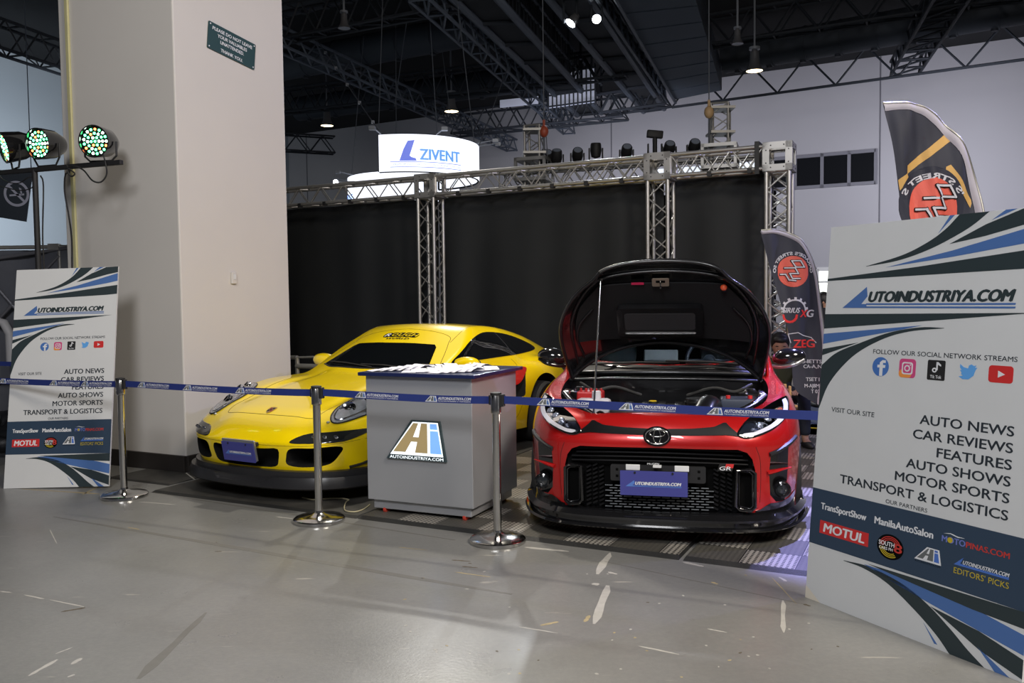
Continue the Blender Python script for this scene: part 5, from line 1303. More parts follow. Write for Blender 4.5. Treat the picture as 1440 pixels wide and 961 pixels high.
AX = {'front': (lambda a, b: Vector((a, -3, b)), Vector((0, 1, 0))), 'top': (lambda a, b: Vector((a, b, 4)), Vector((0, 0, -1))),
      'left': (lambda a, b: Vector((3, a, b)), Vector((-1, 0, 0))), 'right': (lambda a, b: Vector((-3, a, b)), Vector((1, 0, 0)))}
def cast(bvh, ax, a, b, off=0.0):
    f, d = AX[ax]; h = bvh.ray_cast(f(a, b), d)
    if h[0] is None: return None
    n = h[1]; n = -n if n.dot(d) > 0 else n
    return h[0]+n*off
def strip_patch(bvh, ax, outline, N=24, Mc=24, off=.004, th=.012, vert=False):
    """structured patch: outline must be crossed at most twice by each line of constant b (or a if vert)"""
    P = [(p[1], p[0]) if vert else (p[0], p[1]) for p in outline]
    lo = min(p[1] for p in P)+1e-4; hi = max(p[1] for p in P)-1e-4; rows = []; last = None
    for j in range(N+1):
        t = j/N; t = .5-.5*math.cos(PI*t); b = lo+(hi-lo)*t; xs = []
        for i in range(len(P)):
            (x0, y0), (x1, y1) = P[i], P[(i+1) % len(P)]
            if (y0-b)*(y1-b) < 0: xs.append(x0+(x1-x0)*(b-y0)/(y1-y0))
        if len(xs) < 2: continue
        l, r = min(xs), max(xs); row = []
        for i in range(Mc+1):
            a = l+(r-l)*i/Mc; p = cast(bvh, ax, *((b, a) if vert else (a, b)), off)
            if p is None: p = row[-1] if row else (last[i] if last else None)
            row.append(p)
        if None in row:
            f = next((q for q in row if q is not None), None)
            if f is None: continue
            row = [f if q is None else q for q in row]
        rows.append(row); last = row
    g = G(); nr, nc = len(rows), len(rows[0])
    d = AX[ax][1]*th
    g.grid(rows); g.grid([[p+d for p in r] for r in rows[::-1]])
    rim = [rows[0][i] for i in range(nc)]+[rows[j][-1] for j in range(1, nr)]+[rows[-1][i] for i in range(nc-2, -1, -1)]+[rows[j][0] for j in range(nr-2, 0, -1)]
    g.grid([rim+[rim[0]], [p+d for p in rim]+[rim[0]+d]])
    return g
def seam(bvh, ax, pts, r=.0028, off=-.0008, n=8, closed=False):
    g = G(); P = [cast(bvh, ax, a, b, off) for a, b in cr(pts, n, closed)]; P = [p for p in P if p is not None]
    if len(P) > 1: g.ring(P, r, 0, 6, closed=closed)
    return g
def mir(pts): return [(-a, b) for a, b in pts]
def wheel(parent, c, R, w, side, spokes=10, rimcol='rim_grey'):
    """side=+1 faces +x"""
    Rm = Matrix.Rotation(PI/2*side, 3, 'Y')
    g = G(); g.lathe([(R*.70, -w/2), (R*.93, -w/2), (R*.99, -w*.38), (R, -w*.25), (R, w*.25), (R*.99, w*.38), (R*.93, w/2), (R*.70, w/2), (R*.70, -w/2)], c, 0, 48, Rm)
    t = g.build('tyre', 'rubber', parent, 40)
    g = G(); g.lathe([(R*.70, -w/2), (R*.72, w*.48), (R*.70, w*.52), (R*.66, w*.46), (R*.62, w*.1), (R*.60, -w/2)], c, 0, 48, Rm)
    g.lathe([(.001, w*.34), (R*.11, w*.34), (R*.15, w*.2), (R*.15, -.0)], c, 0, 24, Rm)
    c = Vector(c)
    for k in range(spokes):
        a = 2*PI*k/spokes
        for q in (-.07, .07):
            p0 = c+Rm @ Vector((R*.10*math.cos(a), R*.10*math.sin(a), w*.28)); p1 = c+Rm @ Vector((R*.66*math.cos(a+q*1.3), R*.66*math.sin(a+q*1.3), w*.36))
            g.ring([p0, p1], [.016, .010], 0, 6)
    g.build('rim', rimcol, parent, 40)
    g = G(); g.lathe([(.02, -.01), (R*.55, -.01), (R*.55, .01), (.02, .01)], c, 0, 40, Rm); g.build('brake_disc', 'steel', parent, 30)
M['rim_grey'] = mat('rim_grey', (.12, .12, .12), .3, .8)
M['yellow'] = mat('yellow_paint', (.93, .68, .0), .28, 0, coat=1.0, noise=.01)
M['grille_mesh'] = mat('grille_black', (.006, .006, .006), .6)
M['lip'] = mat('lip_satin_black', (.022, .022, .024), .32)
M['seam'] = mat('panel_gap', (.10, .06, .0), .7)
M['arch'] = mat('arch_liner', (.006, .006, .006), .9)

def prismg(pts, ax, d0, d1, m=0):
    fr = {'front': lambda a, b, w=0: Vector((a, -w, b)), 'top': lambda a, b, w=0: Vector((a, b, w)), 'left': lambda a, b, w=0: Vector((w, a, b))}[ax]
    return G().prism(pts, fr, d0, d1, m)

# ================================================================= yellow coupe
YP = (-2.06, 6.40, math.radians(-28.7))
yc = thing('sports_car', 'yellow two-door sports coupe parked nose-out between pillar and counter', 'car', (YP[0], YP[1], .012), YP[2])
Yout = [(0, 0), (.15, .003), (.32, .018), (.50, .058), (.66, .135), (.79, .26), (.865, .44), (.90, .70), (.905, .95), (.89, 1.25), (.865, 1.6), (.86, 2.1), (.875, 2.55), (.92, 2.95), (.945, 3.3), (.935, 3.65), (.87, 4.0), (.70, 4.27), (.40, 4.42), (0, 4.46)]
y_hc = spl([0, .1, .2, .3, .45, .7, 1.0, 1.45, 1.9, 3.0, 3.8, 4.46], [.50, .575, .615, .645, .68, .735, .79, .865, .93, .96, .86, .62])
y_fc = spl([0, .1, .2, .35, .55, .8, 1.05, 1.4, 1.8, 2.3, 2.8, 3.3, 3.8, 4.46], [.44, .50, .56, .635, .70, .765, .80, .815, .83, .84, .87, .90, .83, .62])
def YH(x, y):
    ax = np.abs(x); hc = y_hc(y)-.05*ax**2; fc = y_fc(y)
    B = sstep(.30, .60, ax); h = hc*(1-B)+fc*B
    # gentle valley between hood and fender crest
    h = h-.018*np.exp(-((ax-.47)/.07)**2)*sstep(.3, .7, y)*(1-sstep(1.4, 1.7, y))
    zw = .862+.445*(y-1.40-.42*x**2)
    zr = 1.262-.085*x**2-.10*np.clip(2.45-y, 0, 9)**2-.150*np.clip(y-2.55, 0, 9)**1.75
    wb = np.interp(y, [1.3, 1.8, 2.3, 2.9, 3.5, 4.1, 4.46], [.80, .84, .85, .83, .74, .60, .5])
    zs = .90+(wb-ax)*1.32
    Gh = smin(smin(zw, zr, .05), zs, .07)
    return smax(h, Gh, .035)
def Ycy(y): return .95+(y/4.46)*(3.7-.95)
cuts = []
for s in (1, -1):
    for yw, rr in ((.97, .365), (3.325, .375)):
        g = G(); g.cyl((s*.52, yw, .345), (s*1.2, yw, .345), rr, 0, 56); cuts.append((g, M['arch']))
intC = rrect(-.325, .245, .325, .40, .045)
intC = [(-.34, .405), (.34, .405), (.335, .30), (.30, .262), (.15, .25), (-.15, .25), (-.30, .262), (-.335, .30)]
intS = cr([(.405, .28), (.40, .34), (.44, .405), (.60, .412), (.765, .418), (.75, .35), (.685, .285), (.54, .265)], 5, True)
cuts.append((prismg(cr([(-.335, .40), (-.2, .398), (0, .397), (.2, .398), (.335, .40), (.33, .31), (.29, .262), (.15, .252), (0, .25), (-.15, .252), (-.29, .262), (-.33, .31)], 3, True), 'front', -.16, .3), M['grille_mesh']))
cuts.append((prismg(intS, 'front', -.42, .3), M['grille_mesh'])); cuts.append((prismg(mir(intS)[::-1], 'front', -.42, .3), M['grille_mesh']))
# side scoop opening ahead of the rear arch
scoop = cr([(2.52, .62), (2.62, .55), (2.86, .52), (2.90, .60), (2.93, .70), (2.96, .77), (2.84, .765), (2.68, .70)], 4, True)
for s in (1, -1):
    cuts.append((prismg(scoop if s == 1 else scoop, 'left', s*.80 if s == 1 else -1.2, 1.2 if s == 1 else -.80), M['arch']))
g = car_shell(Yout, lambda y, f: np.interp(y, [0, .3, .8, 4.46], [.43, .45, .50, .55]), lambda y, f: np.interp(y, [0, .5, 4, 4.46], [.20, .19, .19, .30]),
              lambda y, f: np.interp(f, [0, .10, .17, .28, .8, .9, 1], [.40, .38, .30, .17, .19, .35, .45]), YH, Ycy, NS=260, NI=90)
ybody, YB = shell_object('body', g, 'yellow', yc, cuts)
# red patch at the scoop: the red car's reflection put into the colour
M['scoop_reflection'] = mat('scoop_reflection', (.50, .02, .015), .2, coat=1)
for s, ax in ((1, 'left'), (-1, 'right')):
    red_patch = cr([(2.50, .66), (2.62, .64), (2.80, .655), (2.93, .735), (3.0, .795), (2.9, .812), (2.70, .78), (2.52, .72)], 5, True)
    strip_patch(YB, ax, red_patch, 14, 24, .006, .02).build('scoop_red_patch', 'scoop_reflection', yc, 50)
# glass
ws_lo = cr([(-.60, 1.63), (-.4, 1.515), (0, 1.445), (.4, 1.515), (.60, 1.63)], 8)
ws_up = cr([(.47, 1.975), (.3, 1.945), (0, 1.92), (-.3, 1.945), (-.47, 1.975)], 8)
strip_patch(YB, 'top', ws_lo+ws_up, 30, 40, .003, .01, vert=True).build('windscreen', 'glass_dark', yc, 50)
for s, ax in ((1, 'left'), (-1, 'right')):
    dlo = cr([(1.80, .925), (2.02, 1.025), (2.20, 1.10), (2.38, 1.150), (2.60, 1.175), (2.95, 1.145), (3.25, 1.085), (3.50, 1.01), (3.57, .965), (3.42, .945), (3.0, .935), (2.4, .928), (1.9, .922)], 5, True)
    strip_patch(YB, ax, dlo, 36, 30, .003, .012, vert=True).build('side_window', 'glass_dark', yc, 50)
    g = seam(YB, ax, [(2.86, .935), (2.82, 1.05), (2.76, 1.165)], .004, .003); g.build('window_divider', 'black', yc)
# panel gaps
g = seam(YB, 'top', cr([(0, .245), (.25, .25), (.42, .27), (.475, .33), (.50, .55), (.55, .95), (.60, 1.40)], 4), n=2)
g2 = seam(YB, 'top', mir(cr([(0, .245), (.25, .25), (.42, .27), (.475, .33), (.50, .55), (.55, .95), (.60, 1.40)], 4)), n=2); g.add(g2.v, g2.f)
for s in (1, -1):
    for q in (seam(YB, 'top', [(s*.69, 1.66), (s*.56, 2.02), (s*.46, 2.16), (0, 2.20)], n=8), seam(YB, 'front', [(0, .425), (s*.4, .425), (s*.70, .435), (s*.86, .46)], .002, n=6),
              seam(YB, 'left' if s == 1 else 'right', [(.60, .60), (.56, .50), (.52, .38), (.50, .30)], .0025), seam(YB, 'top', [(s*.56, 2.06), (s*.54, 2.5), (s*.48, 3.2)], .0025),
              seam(YB, 'left' if s == 1 else 'right', [(1.62, .85), (1.58, .6), (1.60, .30), (2.3, .27), (2.72, .30), (2.85, .45)], .0025),
              seam(YB, 'left' if s == 1 else 'right', [(2.80, .90), (2.86, .84), (2.84, .80)], .0025)): g.add(q.v, q.f)
g.build('panel_gap', 'seam', yc)
# windscreen edge and wiper cowl
g = seam(YB, 'top', ws_lo, .006, .002, n=1); g.build('cowl_strip', 'black', yc, 40)
g = G(); g.ring([cast(YB, 'top', .1, 1.46, .012), cast(YB, 'top', -.25, 1.53, .02), cast(YB, 'top', -.52, 1.63, .014)], .006, 0, 6); g.ring([cast(YB, 'top', .5, 1.54, .012), cast(YB, 'top', .2, 1.50, .02), cast(YB, 'top', -.05, 1.50, .014)], .006, 0, 6); g.build('wiper', 'black', yc)
# headlamps
for s in (1, -1):
    hl = ellipse(s*.690, .575, .285, .125, 44, (PI/2-.20) if s == 1 else (PI/2+.20))
    p = strip_patch(YB, 'top', hl, 30, 20, .010, .006); lamp = p.build('headlamp', 'lens', yc, 60)
    b_ = strip_patch(YB, 'top', hl, 30, 20, .002, .004); b_.build('lamp_bowl', mat('lamp_bowl', (.55, .57, .60), .25, .5, noise=.35, nscale=16), lamp, 60)
    g = seam(YB, 'top', hl, .006, .004, n=1, closed=True); g.build('lamp_rim', 'black', lamp, 60)
    g = G()
    for (yy, rr, dx) in ((.64, .070, .005), (.46, .058, -.02), (.78, .045, .02)):
        c = cast(YB, 'top', s*(.690+dx+(yy-.575)*.2), yy, .002)
        Rr_ = Vector((s*.25, -.75, .55)).to_track_quat('Z', 'Y').to_matrix()
        g.lathe([(rr*1.1, .0), (rr, .010), (rr*.7, -.0), (rr*.001, -.004)], c, 0, 24, Rr_); g.ell(c+Rr_ @ Vector((0, 0, .0)), (rr*.5, rr*.5, rr*.3), 1, 16, 8, Rr_)
    hi_ = ellipse(s*.688, .565, .245, .092, 44, (PI/2-.20) if s == 1 else (PI/2+.20)); q = seam(YB, 'top', hi_, .007, .006, n=1, closed=True); g.add(q.v, q.f, 0)
    g.build('lamp_projector', ['reflector', 'glass_dark'], lamp, 50)
    # lower lamp cluster
    q = [(s*a, b) for a, b in cr([(.43, .448), (.50, .50), (.64, .515), (.86, .53), (.855, .50), (.78, .455), (.62, .445)], 5, True)]
    lc = strip_patch(YB, 'front', q, 12, 26, .005, .012); lc = lc.build('marker_lamp', mat('smoked_lens', (.02, .022, .022), .08, coat=1), yc, 50)
    g = G()
    for xx in (.58, .66, .73): g.ell(cast(YB, 'front', s*xx, .482, .006), (.022, .006, .014), 0, 12, 8)
    g.build_apart('lamp_bulb', 'reflector', lc, 50, gap=.03)
    # washer nozzle
    g = G(); p = cast(YB, 'top', s*.60, .285, .004); g.ell(p, (.014, .014, .010), 0, 10, 6); g.build('washer_nozzle', 'silver', yc, 50)
    # mirror
    mx = s*.82; g = G(); g.ell((mx, 1.90, .905), (.150, .09, .074), 0, 24, 14, Matrix.Rotation(-s*.12, 3, 'Y')); g.ring(cr([(s*.70, 1.98, .870), (s*.74, 1.93, .875), (s*.80, 1.90, .89)], 5), [.03]*11, 0, 10)
    mo = g.build('door_mirror', 'yellow', yc, 60)
    g = G(); g.ell((mx, 1.975, .915), (.125, .018, .056), 0, 20, 10); g.build('mirror_glass', 'glass_dark', mo, 60)
# lip spoiler: wide satin black apron under the nose
def apron(parent, outline, name, m, rows, ymax, f=None):
    o = [p for p in cr(outline, 14) if p[1] <= ymax]; L = [(-x, y) for x, y in o[::-1]][:-1]+o; g = G(); R_ = []
    for (off, z) in rows:
        row = []
        for i, (x, y) in enumerate(L):
            a = L[max(0, i-1)]; b = L[min(len(L)-1, i+1)]; t = Vector((b[0]-a[0], b[1]-a[1])).normalized(); n = Vector((t.y, -t.x))
            oo, zz = (off, z) if f is None else f(off, z, x, y)
            row.append((x+n.x*oo, y+n.y*oo, zz))
        R_.append(row)
    g.grid(R_+[R_[0]]); g.add(R_ and [r[0] for r in R_], [tuple(range(len(R_)))]); g.add([r[-1] for r in R_], [tuple(reversed(range(len(R_))))])
    return g.build(name, m, parent, 35)
def ylf(off, z, x, y):
    k = sstep(.22, .34, abs(x)); d = sstep(.45, 1.0, y)
    return off+(.018*(1-k) if off > .02 else 0)*0, z+(.022*k*(1 if z > .15 and off > .02 else 0))+.10*d*(z > .15)
apron(yc, Yout, 'lip_spoiler', 'lip', [(-.06, .105), (.045, .105), (.062, .118), (.060, .150), (.040, .175), (.006, .19), (.004, .235), (-.03, .24)], .66, ylf)
for s in (1, -1):
    ax = 'left' if s == 1 else 'right'
    g = seam(YB, ax, [(.30, .255), (.42, .275), (.58, .32), (.66, .345)], .010, .004); g.build('dive_plane', 'lip', yc, 40)
# crest on the hood
g = G(); c = cast(YB, 'top', 0, .305, .001); n = (cast(YB, 'top', 0, .305, .01)-c).normalized(); ex = Vector((1, 0, 0)); ey = n.cross(ex); cf = frame(c, ex, ey)
sh = [(-.034, .042), (0, .048), (.034, .042), (.036, 0), (.022, -.036), (0, -.052), (-.022, -.036), (-.036, 0)]
g.prism([(a*.95, b*.95) for a, b in sh], cf, 0, .004, 0)
for a0, b0, m_ in ((-.026, .006, 1), (.004, -.028, 1), (.004, .006, 2), (-.026, -.028, 2)): g.flat([(a0, b0), (a0+.022, b0), (a0+.022, b0+.026), (a0, b0+.026)], cf, .0048, m_)
g.flat(ellipse(0, 0, .010, .013, 12), cf, .0056, 2)
g.build('hood_crest', [mat('crest_gold', (.45, .30, .10), .35, .6), mat('crest_red', (.28, .03, .02), .4), M['black']], yc)
# number plate with the exhibitor's mark
def plate(parent, c, tilt, w, h, yawz=0.0, holder='silver', clip=True):
    ex = Vector((math.cos(yawz), math.sin(yawz), 0)); ey = Vector((0, math.sin(tilt), math.cos(tilt))); pf = frame(Vector(c)-ex*w/2-ey*h/2, ex, ey)
    g = G()
    if clip: g.prism(rrect(.006, .01, w+.012, h+.022, .006), pf, -.014, -.002, 1)
    g.prism(rrect(0, 0, w, h, .004), pf, -.001, .004, 0)
    for xx in (.22, .78): g.prism(ellipse(w*xx, h*.93, .007, .007, 10), pf, .003, .008, 2)
    word_mark(g, pf, .08*w, h*.36, w*.83, 3, 4, off=.0052)
    return g.build('number_plate', ['plate_blue', holder, 'black', 'ink_white', mat('plate_mark_blue', (.10, .22, .62), .4)], parent)
plate(yc, (.02, -.062, .370), -.20, .335, .150, -.02)
g = G(); g.box((.02, -.03, .43), (.30, .05, .03), 0, bev=.004); g.build('plate_bracket', 'black', yc)
# sun strip lettering on the top of the windscreen
p0 = cast(YB, 'top', 0, 2.03, .004); n = (cast(YB, 'top', 0, 2.03, .05)-p0).normalized(); ey = n.cross(Vector((1, 0, 0)))
g = G()
def wst(u, v, w=0.0):
    p = cast(YB, 'top', u, 2.03+v*ey.y, .0035+w); return p
for k, ch in enumerate('ROUGH'):
    u0_ = -.205+k*.078
    g.flat(rrect(u0_-.012, .005, u0_+.082, .095, .035, 4), wst, .0008, 0)
for k, ch in enumerate('ROUGH'):
    put_text(g, wst, ch, -.197+k*.078, .020, .060, .058, 2 if k == 0 else 1, bold=.03, shear=.2, off=.0018)
put_text(g, wst, 'WORLD', -.15, -.045, .27, .034, 0, bold=.03, shear=.3, off=.0010)
g.build('sunstrip_lettering', ['void', 'yellow', 'ink_white'], yc)
for s in (1, -1):
    wheel(yc, (s*.80, .97, .318), .318, .24, s); wheel(yc, (s*.82, 3.325, .318), .318, .29, s)
g = G()
for s in (1, -1): g.ell((s*.60, 4.27, .64), (.13, .06, .05), 0, 16, 10, Matrix.Rotation(-s*.45, 3, 'Z'))
g.build_apart('tail_lamp', 'ink_red', yc, 50, gap=.03)

# ================================================================= red hatchback
RP = (.865, 5.05, math.radians(-12.7))
rc = thing('hot_hatchback', 'red hatchback with its black bonnet propped open, at the right of the stand', 'car', (RP[0], RP[1], .012), RP[2])
M['red'] = mat('red_paint', (.52, .010, .010), .25, .25, coat=1.0, noise=.01)
Rout = [(0, 0), (.20, .004), (.40, .022), (.56, .060), (.68, .13), (.775, .25), (.84, .42), (.885, .62), (.90, .85), (.888, 1.1), (.865, 1.45), (.86, 2.1), (.88, 2.7), (.905, 3.15), (.885, 3.55), (.78, 3.85), (.45, 3.97), (0, 4.0)]
r_hc = spl([0, .06, .12, .2, .4, .8, 1.1, 1.5, 3.3, 3.7, 4.0], [.70, .755, .776, .79, .83, .89, .93, .98, 1.02, .98, .80])
r_fc = spl([0, .1, .2, .35, .55, .8, 1.1, 1.5, 2.2, 3.0, 3.4, 3.8, 4.0], [.70, .735, .765, .80, .84, .875, .92, .975, 1.0, 1.03, 1.03, .95, .80])
def RH(x, y):
    ax = np.abs(x); B = sstep(.3, .62, ax); h = (r_hc(y)-.09*ax**2*(y < 9))*(1-B)+r_fc(y)*B
    zw = .965+.60*(y-1.16-.30*x**2)
    zr = 1.43-.05*x**2-.10*np.clip(1.95-y, 0, 9)**2-.035*np.clip(y-2.3, 0, 9)**2
    zb = 1.40-(y-3.35)*1.15
    wb = np.interp(y, [1.1, 1.6, 2.4, 3.2, 3.8, 4], [.76, .80, .81, .79, .70, .66])
    zs = .98+(wb-ax)*2.6
    return smax(h, smin(smin(smin(zw, zr, .05), zb, .08), zs, .06), .02)
cuts = []
for s in (1, -1):
    for yw, rr in ((.86, .345), (3.42, .345)):
        g = G(); g.cyl((s*.58, yw, .33), (s*1.2, yw, .33), rr, 0, 56); cuts.append((g, M['arch']))
M['trim_black'] = mat('trim_black', (.006, .006, .007), .5, spec=.2)
M['bay'] = mat('engine_bay_black', (.007, .007, .008), .32, coat=.3)
bay_h = cr([(0, .150), (.25, .155), (.40, .175), (.50, .26), (.60, .36), (.665, .50), (.695, .75), (.695, .98), (.66, 1.10), (.50, 1.15), (.25, 1.13), (0, 1.12)], 5)
bay = bay_h+[(-x, y) for x, y in bay_h[::-1][1:-1]]
cuts.append((prismg(bay, 'top', .36, 1.6), M['bay']))
# cabin under the windscreen
cab = [(-.60, 1.37), (-.30, 1.25), (0, 1.215), (.30, 1.25), (.60, 1.37), (.56, 1.80), (.3, 1.77), (0, 1.76), (-.3, 1.77), (-.56, 1.80)]
cuts.append((prismg(cab, 'top', .80, 1.6), M['void']))
cuts.append((G().box((0, 2.15, 1.06), (1.16, .9, .52)), M['void']))
# big lower grille and the fog pockets
gr = cr([(-.50, .582), (0, .590), (.50, .582), (.56, .545), (.585, .46), (.60, .40), (.585, .30), (.50, .195), (.30, .19), (0, .19), (-.30, .19), (-.50, .195), (-.585, .30), (-.60, .40), (-.585, .46), (-.56, .545)], 3, True)
gr = [(-.47, .585), (0, .590), (.47, .585), (.525, .565), (.555, .525), (.572, .46), (.575, .22), (.50, .192), (-.50, .192), (-.575, .22), (-.572, .46), (-.555, .525), (-.525, .565)]
cuts.append((prismg(gr, 'front', -.15, .3), M['gloss_black']))
for s in (1, -1):
    fp = [(s*.665, .545), (s*.80, .60), (s*.86, .61), (s*.86, .25), (s*.80, .24), (s*.70, .25), (s*.662, .30), (s*.655, .45)]
    if s < 0: fp = fp[::-1]
    cuts.append((prismg(fp, 'front', -.255, .3), M['gloss_black']))
g = car_shell(Rout, lambda y, f: np.interp(y, [0, .3, .8, 4], [.60, .58, .55, .60]), lambda y, f: np.interp(y, [0, .5, 4], [.16, .17, .20]),
              lambda y, f: np.interp(f, [0, .08, .14, .24, .8, .9, 1], [.10, .14, .20, .17, .15, .25, .2]), RH, lambda y: 1.3+(y/4)*1.6, NS=260, NI=80, tuck=.03)
rbody, RB = shell_object('body', g, 'red', rc, cuts, smooth=30)
# glass house
g = strip_patch(RB, 'top', [(-.66, 1.37), (-.33, 1.22), (0, 1.18), (.33, 1.22), (.66, 1.37), (.58, 1.84), (.3, 1.80), (0, 1.79), (-.3, 1.80), (-.58, 1.84)], 24, 36, .004, .008, vert=True)
M['wsglass'] = mat('clear_glass', (.75, .85, .92), .0, trans=1.0, ior=1.12, noise=.001)
g.build('windscreen', 'wsglass', rc, 60)
for s, ax in ((1, 'left'), (-1, 'right')):
    dl = cr([(1.55, 1.03), (1.80, 1.17), (2.05, 1.27), (2.5, 1.29), (3.0, 1.25), (3.25, 1.15), (3.2, 1.06), (2.4, 1.035)], 5, True)
    strip_patch(RB, ax, dl, 30, 20, .004, .012, vert=True).build('side_window', 'glass_dark', rc, 50)
g = strip_patch(RB, 'top', [(-.62, 1.90), (0, 1.86), (.62, 1.90), (.60, 3.35), (0, 3.42), (-.60, 3.35)], 30, 30, .003, .008, vert=True); g.build('roof_skin', 'gloss_black', rc, 60)
# dashboard, wheel, sheet on the dash
M['dash'] = mat('dash_grey', (.030, .032, .036), .7)
g = G(); g.box((0, 1.50, .875), (1.14, .5, .12), 0, bev=.03); g.box((.30, 1.62, .95), (.34, .22, .09), 0, bev=.035); db = g.build('dashboard', 'dash', rc, 40)
g = G(); Rt = Matrix.Rotation(math.radians(68), 3, 'X'); c = Vector((.32, 1.80, .99))
ring = [tuple(c+Rt @ Vector((.175*math.cos(a), .175*math.sin(a), 0))) for a in [2*PI*k/40 for k in range(40)]]
g.ring(ring, .015, 0, 10, closed=True); g.ell(c, (.05, .03, .05), 0); g.ring([c+Rt @ Vector((-.17, 0, 0)), c+Rt @ Vector((.17, 0, 0))], .014); g.ring([c, c+Rt @ Vector((0, -.17, 0))], .014)
g.box(c+Rt @ Vector((0, .175, .012)), (.02, .02, .02), 1); g.build('steering_wheel', [mat('wheel_leather', (.06, .07, .10), .4), 'ink_red'], rc, 50)
g = G(); g.box((-.06, 1.78, 1.03), (.27, .02, .10), 0, Matrix.Rotation(-.3, 3, 'X'), bev=.01); g.build('infotainment_screen', mat('screen_grey', (.13, .14, .15), .4), rc)
g = G(); g.ell((-.48, 2.15, 1.05), (.20, .08, .28), 0); g.ell((.45, 2.15, 1.05), (.20, .08, .28), 0); g.build_apart('seat_back', 'dash', rc, 60, gap=.03)
g = seam(RB, 'top', [(-.66, 1.36), (-.33, 1.205), (0, 1.165), (.33, 1.205), (.66, 1.36)], .012, .004, 6); g.build('cowl_seal', 'gloss_black', rc, 50)
# cowl tray and wipers behind the bay
strip_patch(RB, 'top', [(-.68, 1.14), (-.50, 1.13), (0, 1.10), (.50, 1.13), (.68, 1.14), (.70, 1.40), (.34, 1.235), (0, 1.195), (-.34, 1.235), (-.70, 1.40)], 40, 10, .006, .01, True).build('cowl_panel', 'trim_black', rc, 40)
g = G(); g.ring(cr([(-.70, 1.14, .935), (-.4, 1.11, .945), (0, 1.09, .95), (.4, 1.11, .945), (.70, 1.14, .935)], 6), .02, 0, 10); g.ring(cr([(-.68, 1.0, .90), (-.3, .97, .915), (.3, .97, .915), (.66, 1.0, .90)], 6), .012, 0, 8); g.build('cowl_tray', 'bay', rc, 50)
g = G(); g.ring([(-.56, 1.20, 1.0), (-.2, 1.24, 1.012), (.10, 1.235, 1.008)], .008); g.ring([(.58, 1.22, 1.0), (.3, 1.22, 1.02), (.0, 1.225, 1.025)], .008)
g.ring([(.10, 1.18, .985), (.35, 1.17, .985), (.60, 1.19, .965)], .006); g.build('wiper', 'black', rc)
# ---- engine bay fittings
g = G(); g.box((-.02, .56, .735), (.62, .40, .07), 0, bev=.02)
for k in range(5): g.box((-.22+k*.11, .56, .775), (.05, .34, .014), 0, bev=.004)
g.build('engine_cover', 'bay', rc, 40)
g = G(); R_ = Matrix.Rotation(PI/2, 3, 'Y'); g.lathe([(.001, .03), (.028, .03), (.03, 0), (.03, -.02)], (-.05, .45, .785), 1, 16)
g.lathe([(.018, .0), (.026, .005), (.018, .01)], (-.05, .44, .815), 0, 18); g.build('oil_cap', [mat('cap_yellow', (.75, .55, .03), .4), 'black'], rc, 40)
g = G(); g.box((-.46, .62, .76), (.24, .13, .10), 0, bev=.03); g.lathe([(.001, .05), (.03, .05), (.032, 0)], (-.44, .62, .81), 0, 16); g.build('coolant_tank', mat('tank_white', (.62, .60, .66), .45), rc, 40)
g = G(); g.box((-.50, .78, .80), (.18, .14, .09), 0, bev=.01)
for k in range(5): g.cyl((-.56+k*.035, .72, .84), (-.56+k*.035, .72, .87), .008, 0, 6)
g.build('fuse_box', mat('bay_red', (.45, .02, .02), .4), rc)
M['polished'] = mat('polished_alloy', (.62, .62, .64), .22, 1, noise=.2, nscale=30)
g = G(); g.ring(cr([(.18, .30, .66), (.26, .40, .73), (.30, .52, .78), (.34, .64, .74), (.36, .78, .66)], 5), .075, 1, 20); g.ring(cr([(.18, .30, .66), (.24, .30, .69), (.34, .27, .68), (.42, .30, .62)], 4), .028, 0, 14)
g.build('intake_pipe', ['polished', 'bay'], rc, 50)
g = G(); g.lathe([(.001, .03), (.08, .03), (.088, .0), (.088, -.02)], (.24, .54, .80), 0, 28); g.lathe([(.088, .0), (.094, .008), (.088, .016)], (.24, .54, .80), 1, 28); g.build('air_cleaner', ['bay', 'polished'], rc, 40)
g = G(); g.box((.50, .66, .765), (.24, .20, .12), 0, bev=.015); g.lathe([(.001, .02), (.015, .02), (.015, 0)], (.43, .60, .825), 1, 10); g.lathe([(.001, .02), (.015, .02), (.015, 0)], (.57, .60, .825), 1, 10); g.build('battery', [mat('battery_case', (.03, .04, .07), .5), 'ink_red'], rc, 40)
for s in (1, -1):
    g = G(); g.lathe([(.001, .03), (.03, .03), (.045, .01), (.085, .0), (.09, -.03)], (s*.585, .86, .835), 0, 24)
    for k in range(3): a = 2*PI*k/3; g.cyl((s*.585+.06*math.cos(a), .86+.06*math.sin(a), .83), (s*.585+.06*math.cos(a), .86+.06*math.sin(a), .855), .009, 1, 6)
    g.build('strut_mount', ['bay', 'polished'], rc, 40)
    g = G(); g.ring(cr([(s*.38, .24, .72), (s*.48, .34, .765), (s*.58, .46, .80), (s*.66, .62, .84)], 5), [.024]*16, 0, 10)
    g.ring(cr([(s*.42, .24, .70), (s*.52, .33, .74), (s*.62, .44, .77)], 5), .014, 1, 8)
    g.box((s*.645, .66, .85), (.04, .10, .03), 0, bev=.005); g.build('lamp_bracket', ['polished', 'bay'], rc, 50)
    g = G()
    for k in range(6): g.ell((s*(.30+.045*(k % 3)), .24+.07*(k//3), .69+.02*(k % 2)), (.02, .02, .018), 0, 10, 8)
    g.build_apart('hose_fitting', ['polished'], rc, 50, gap=.03)
    g = G(); g.ring(cr([(s*.16, .95, .80), (s*.34, .90, .86), (s*.48, .86, .84), (s*.60, .98, .88)], 6), .012, 0, 8); g.ring(cr([(s*.05, .36, .70), (s*.16, .34, .73), (s*.34, .33, .68)], 6), .02, 0, 8); g.build_apart('hose', 'rubber', rc, 50, gap=.03)
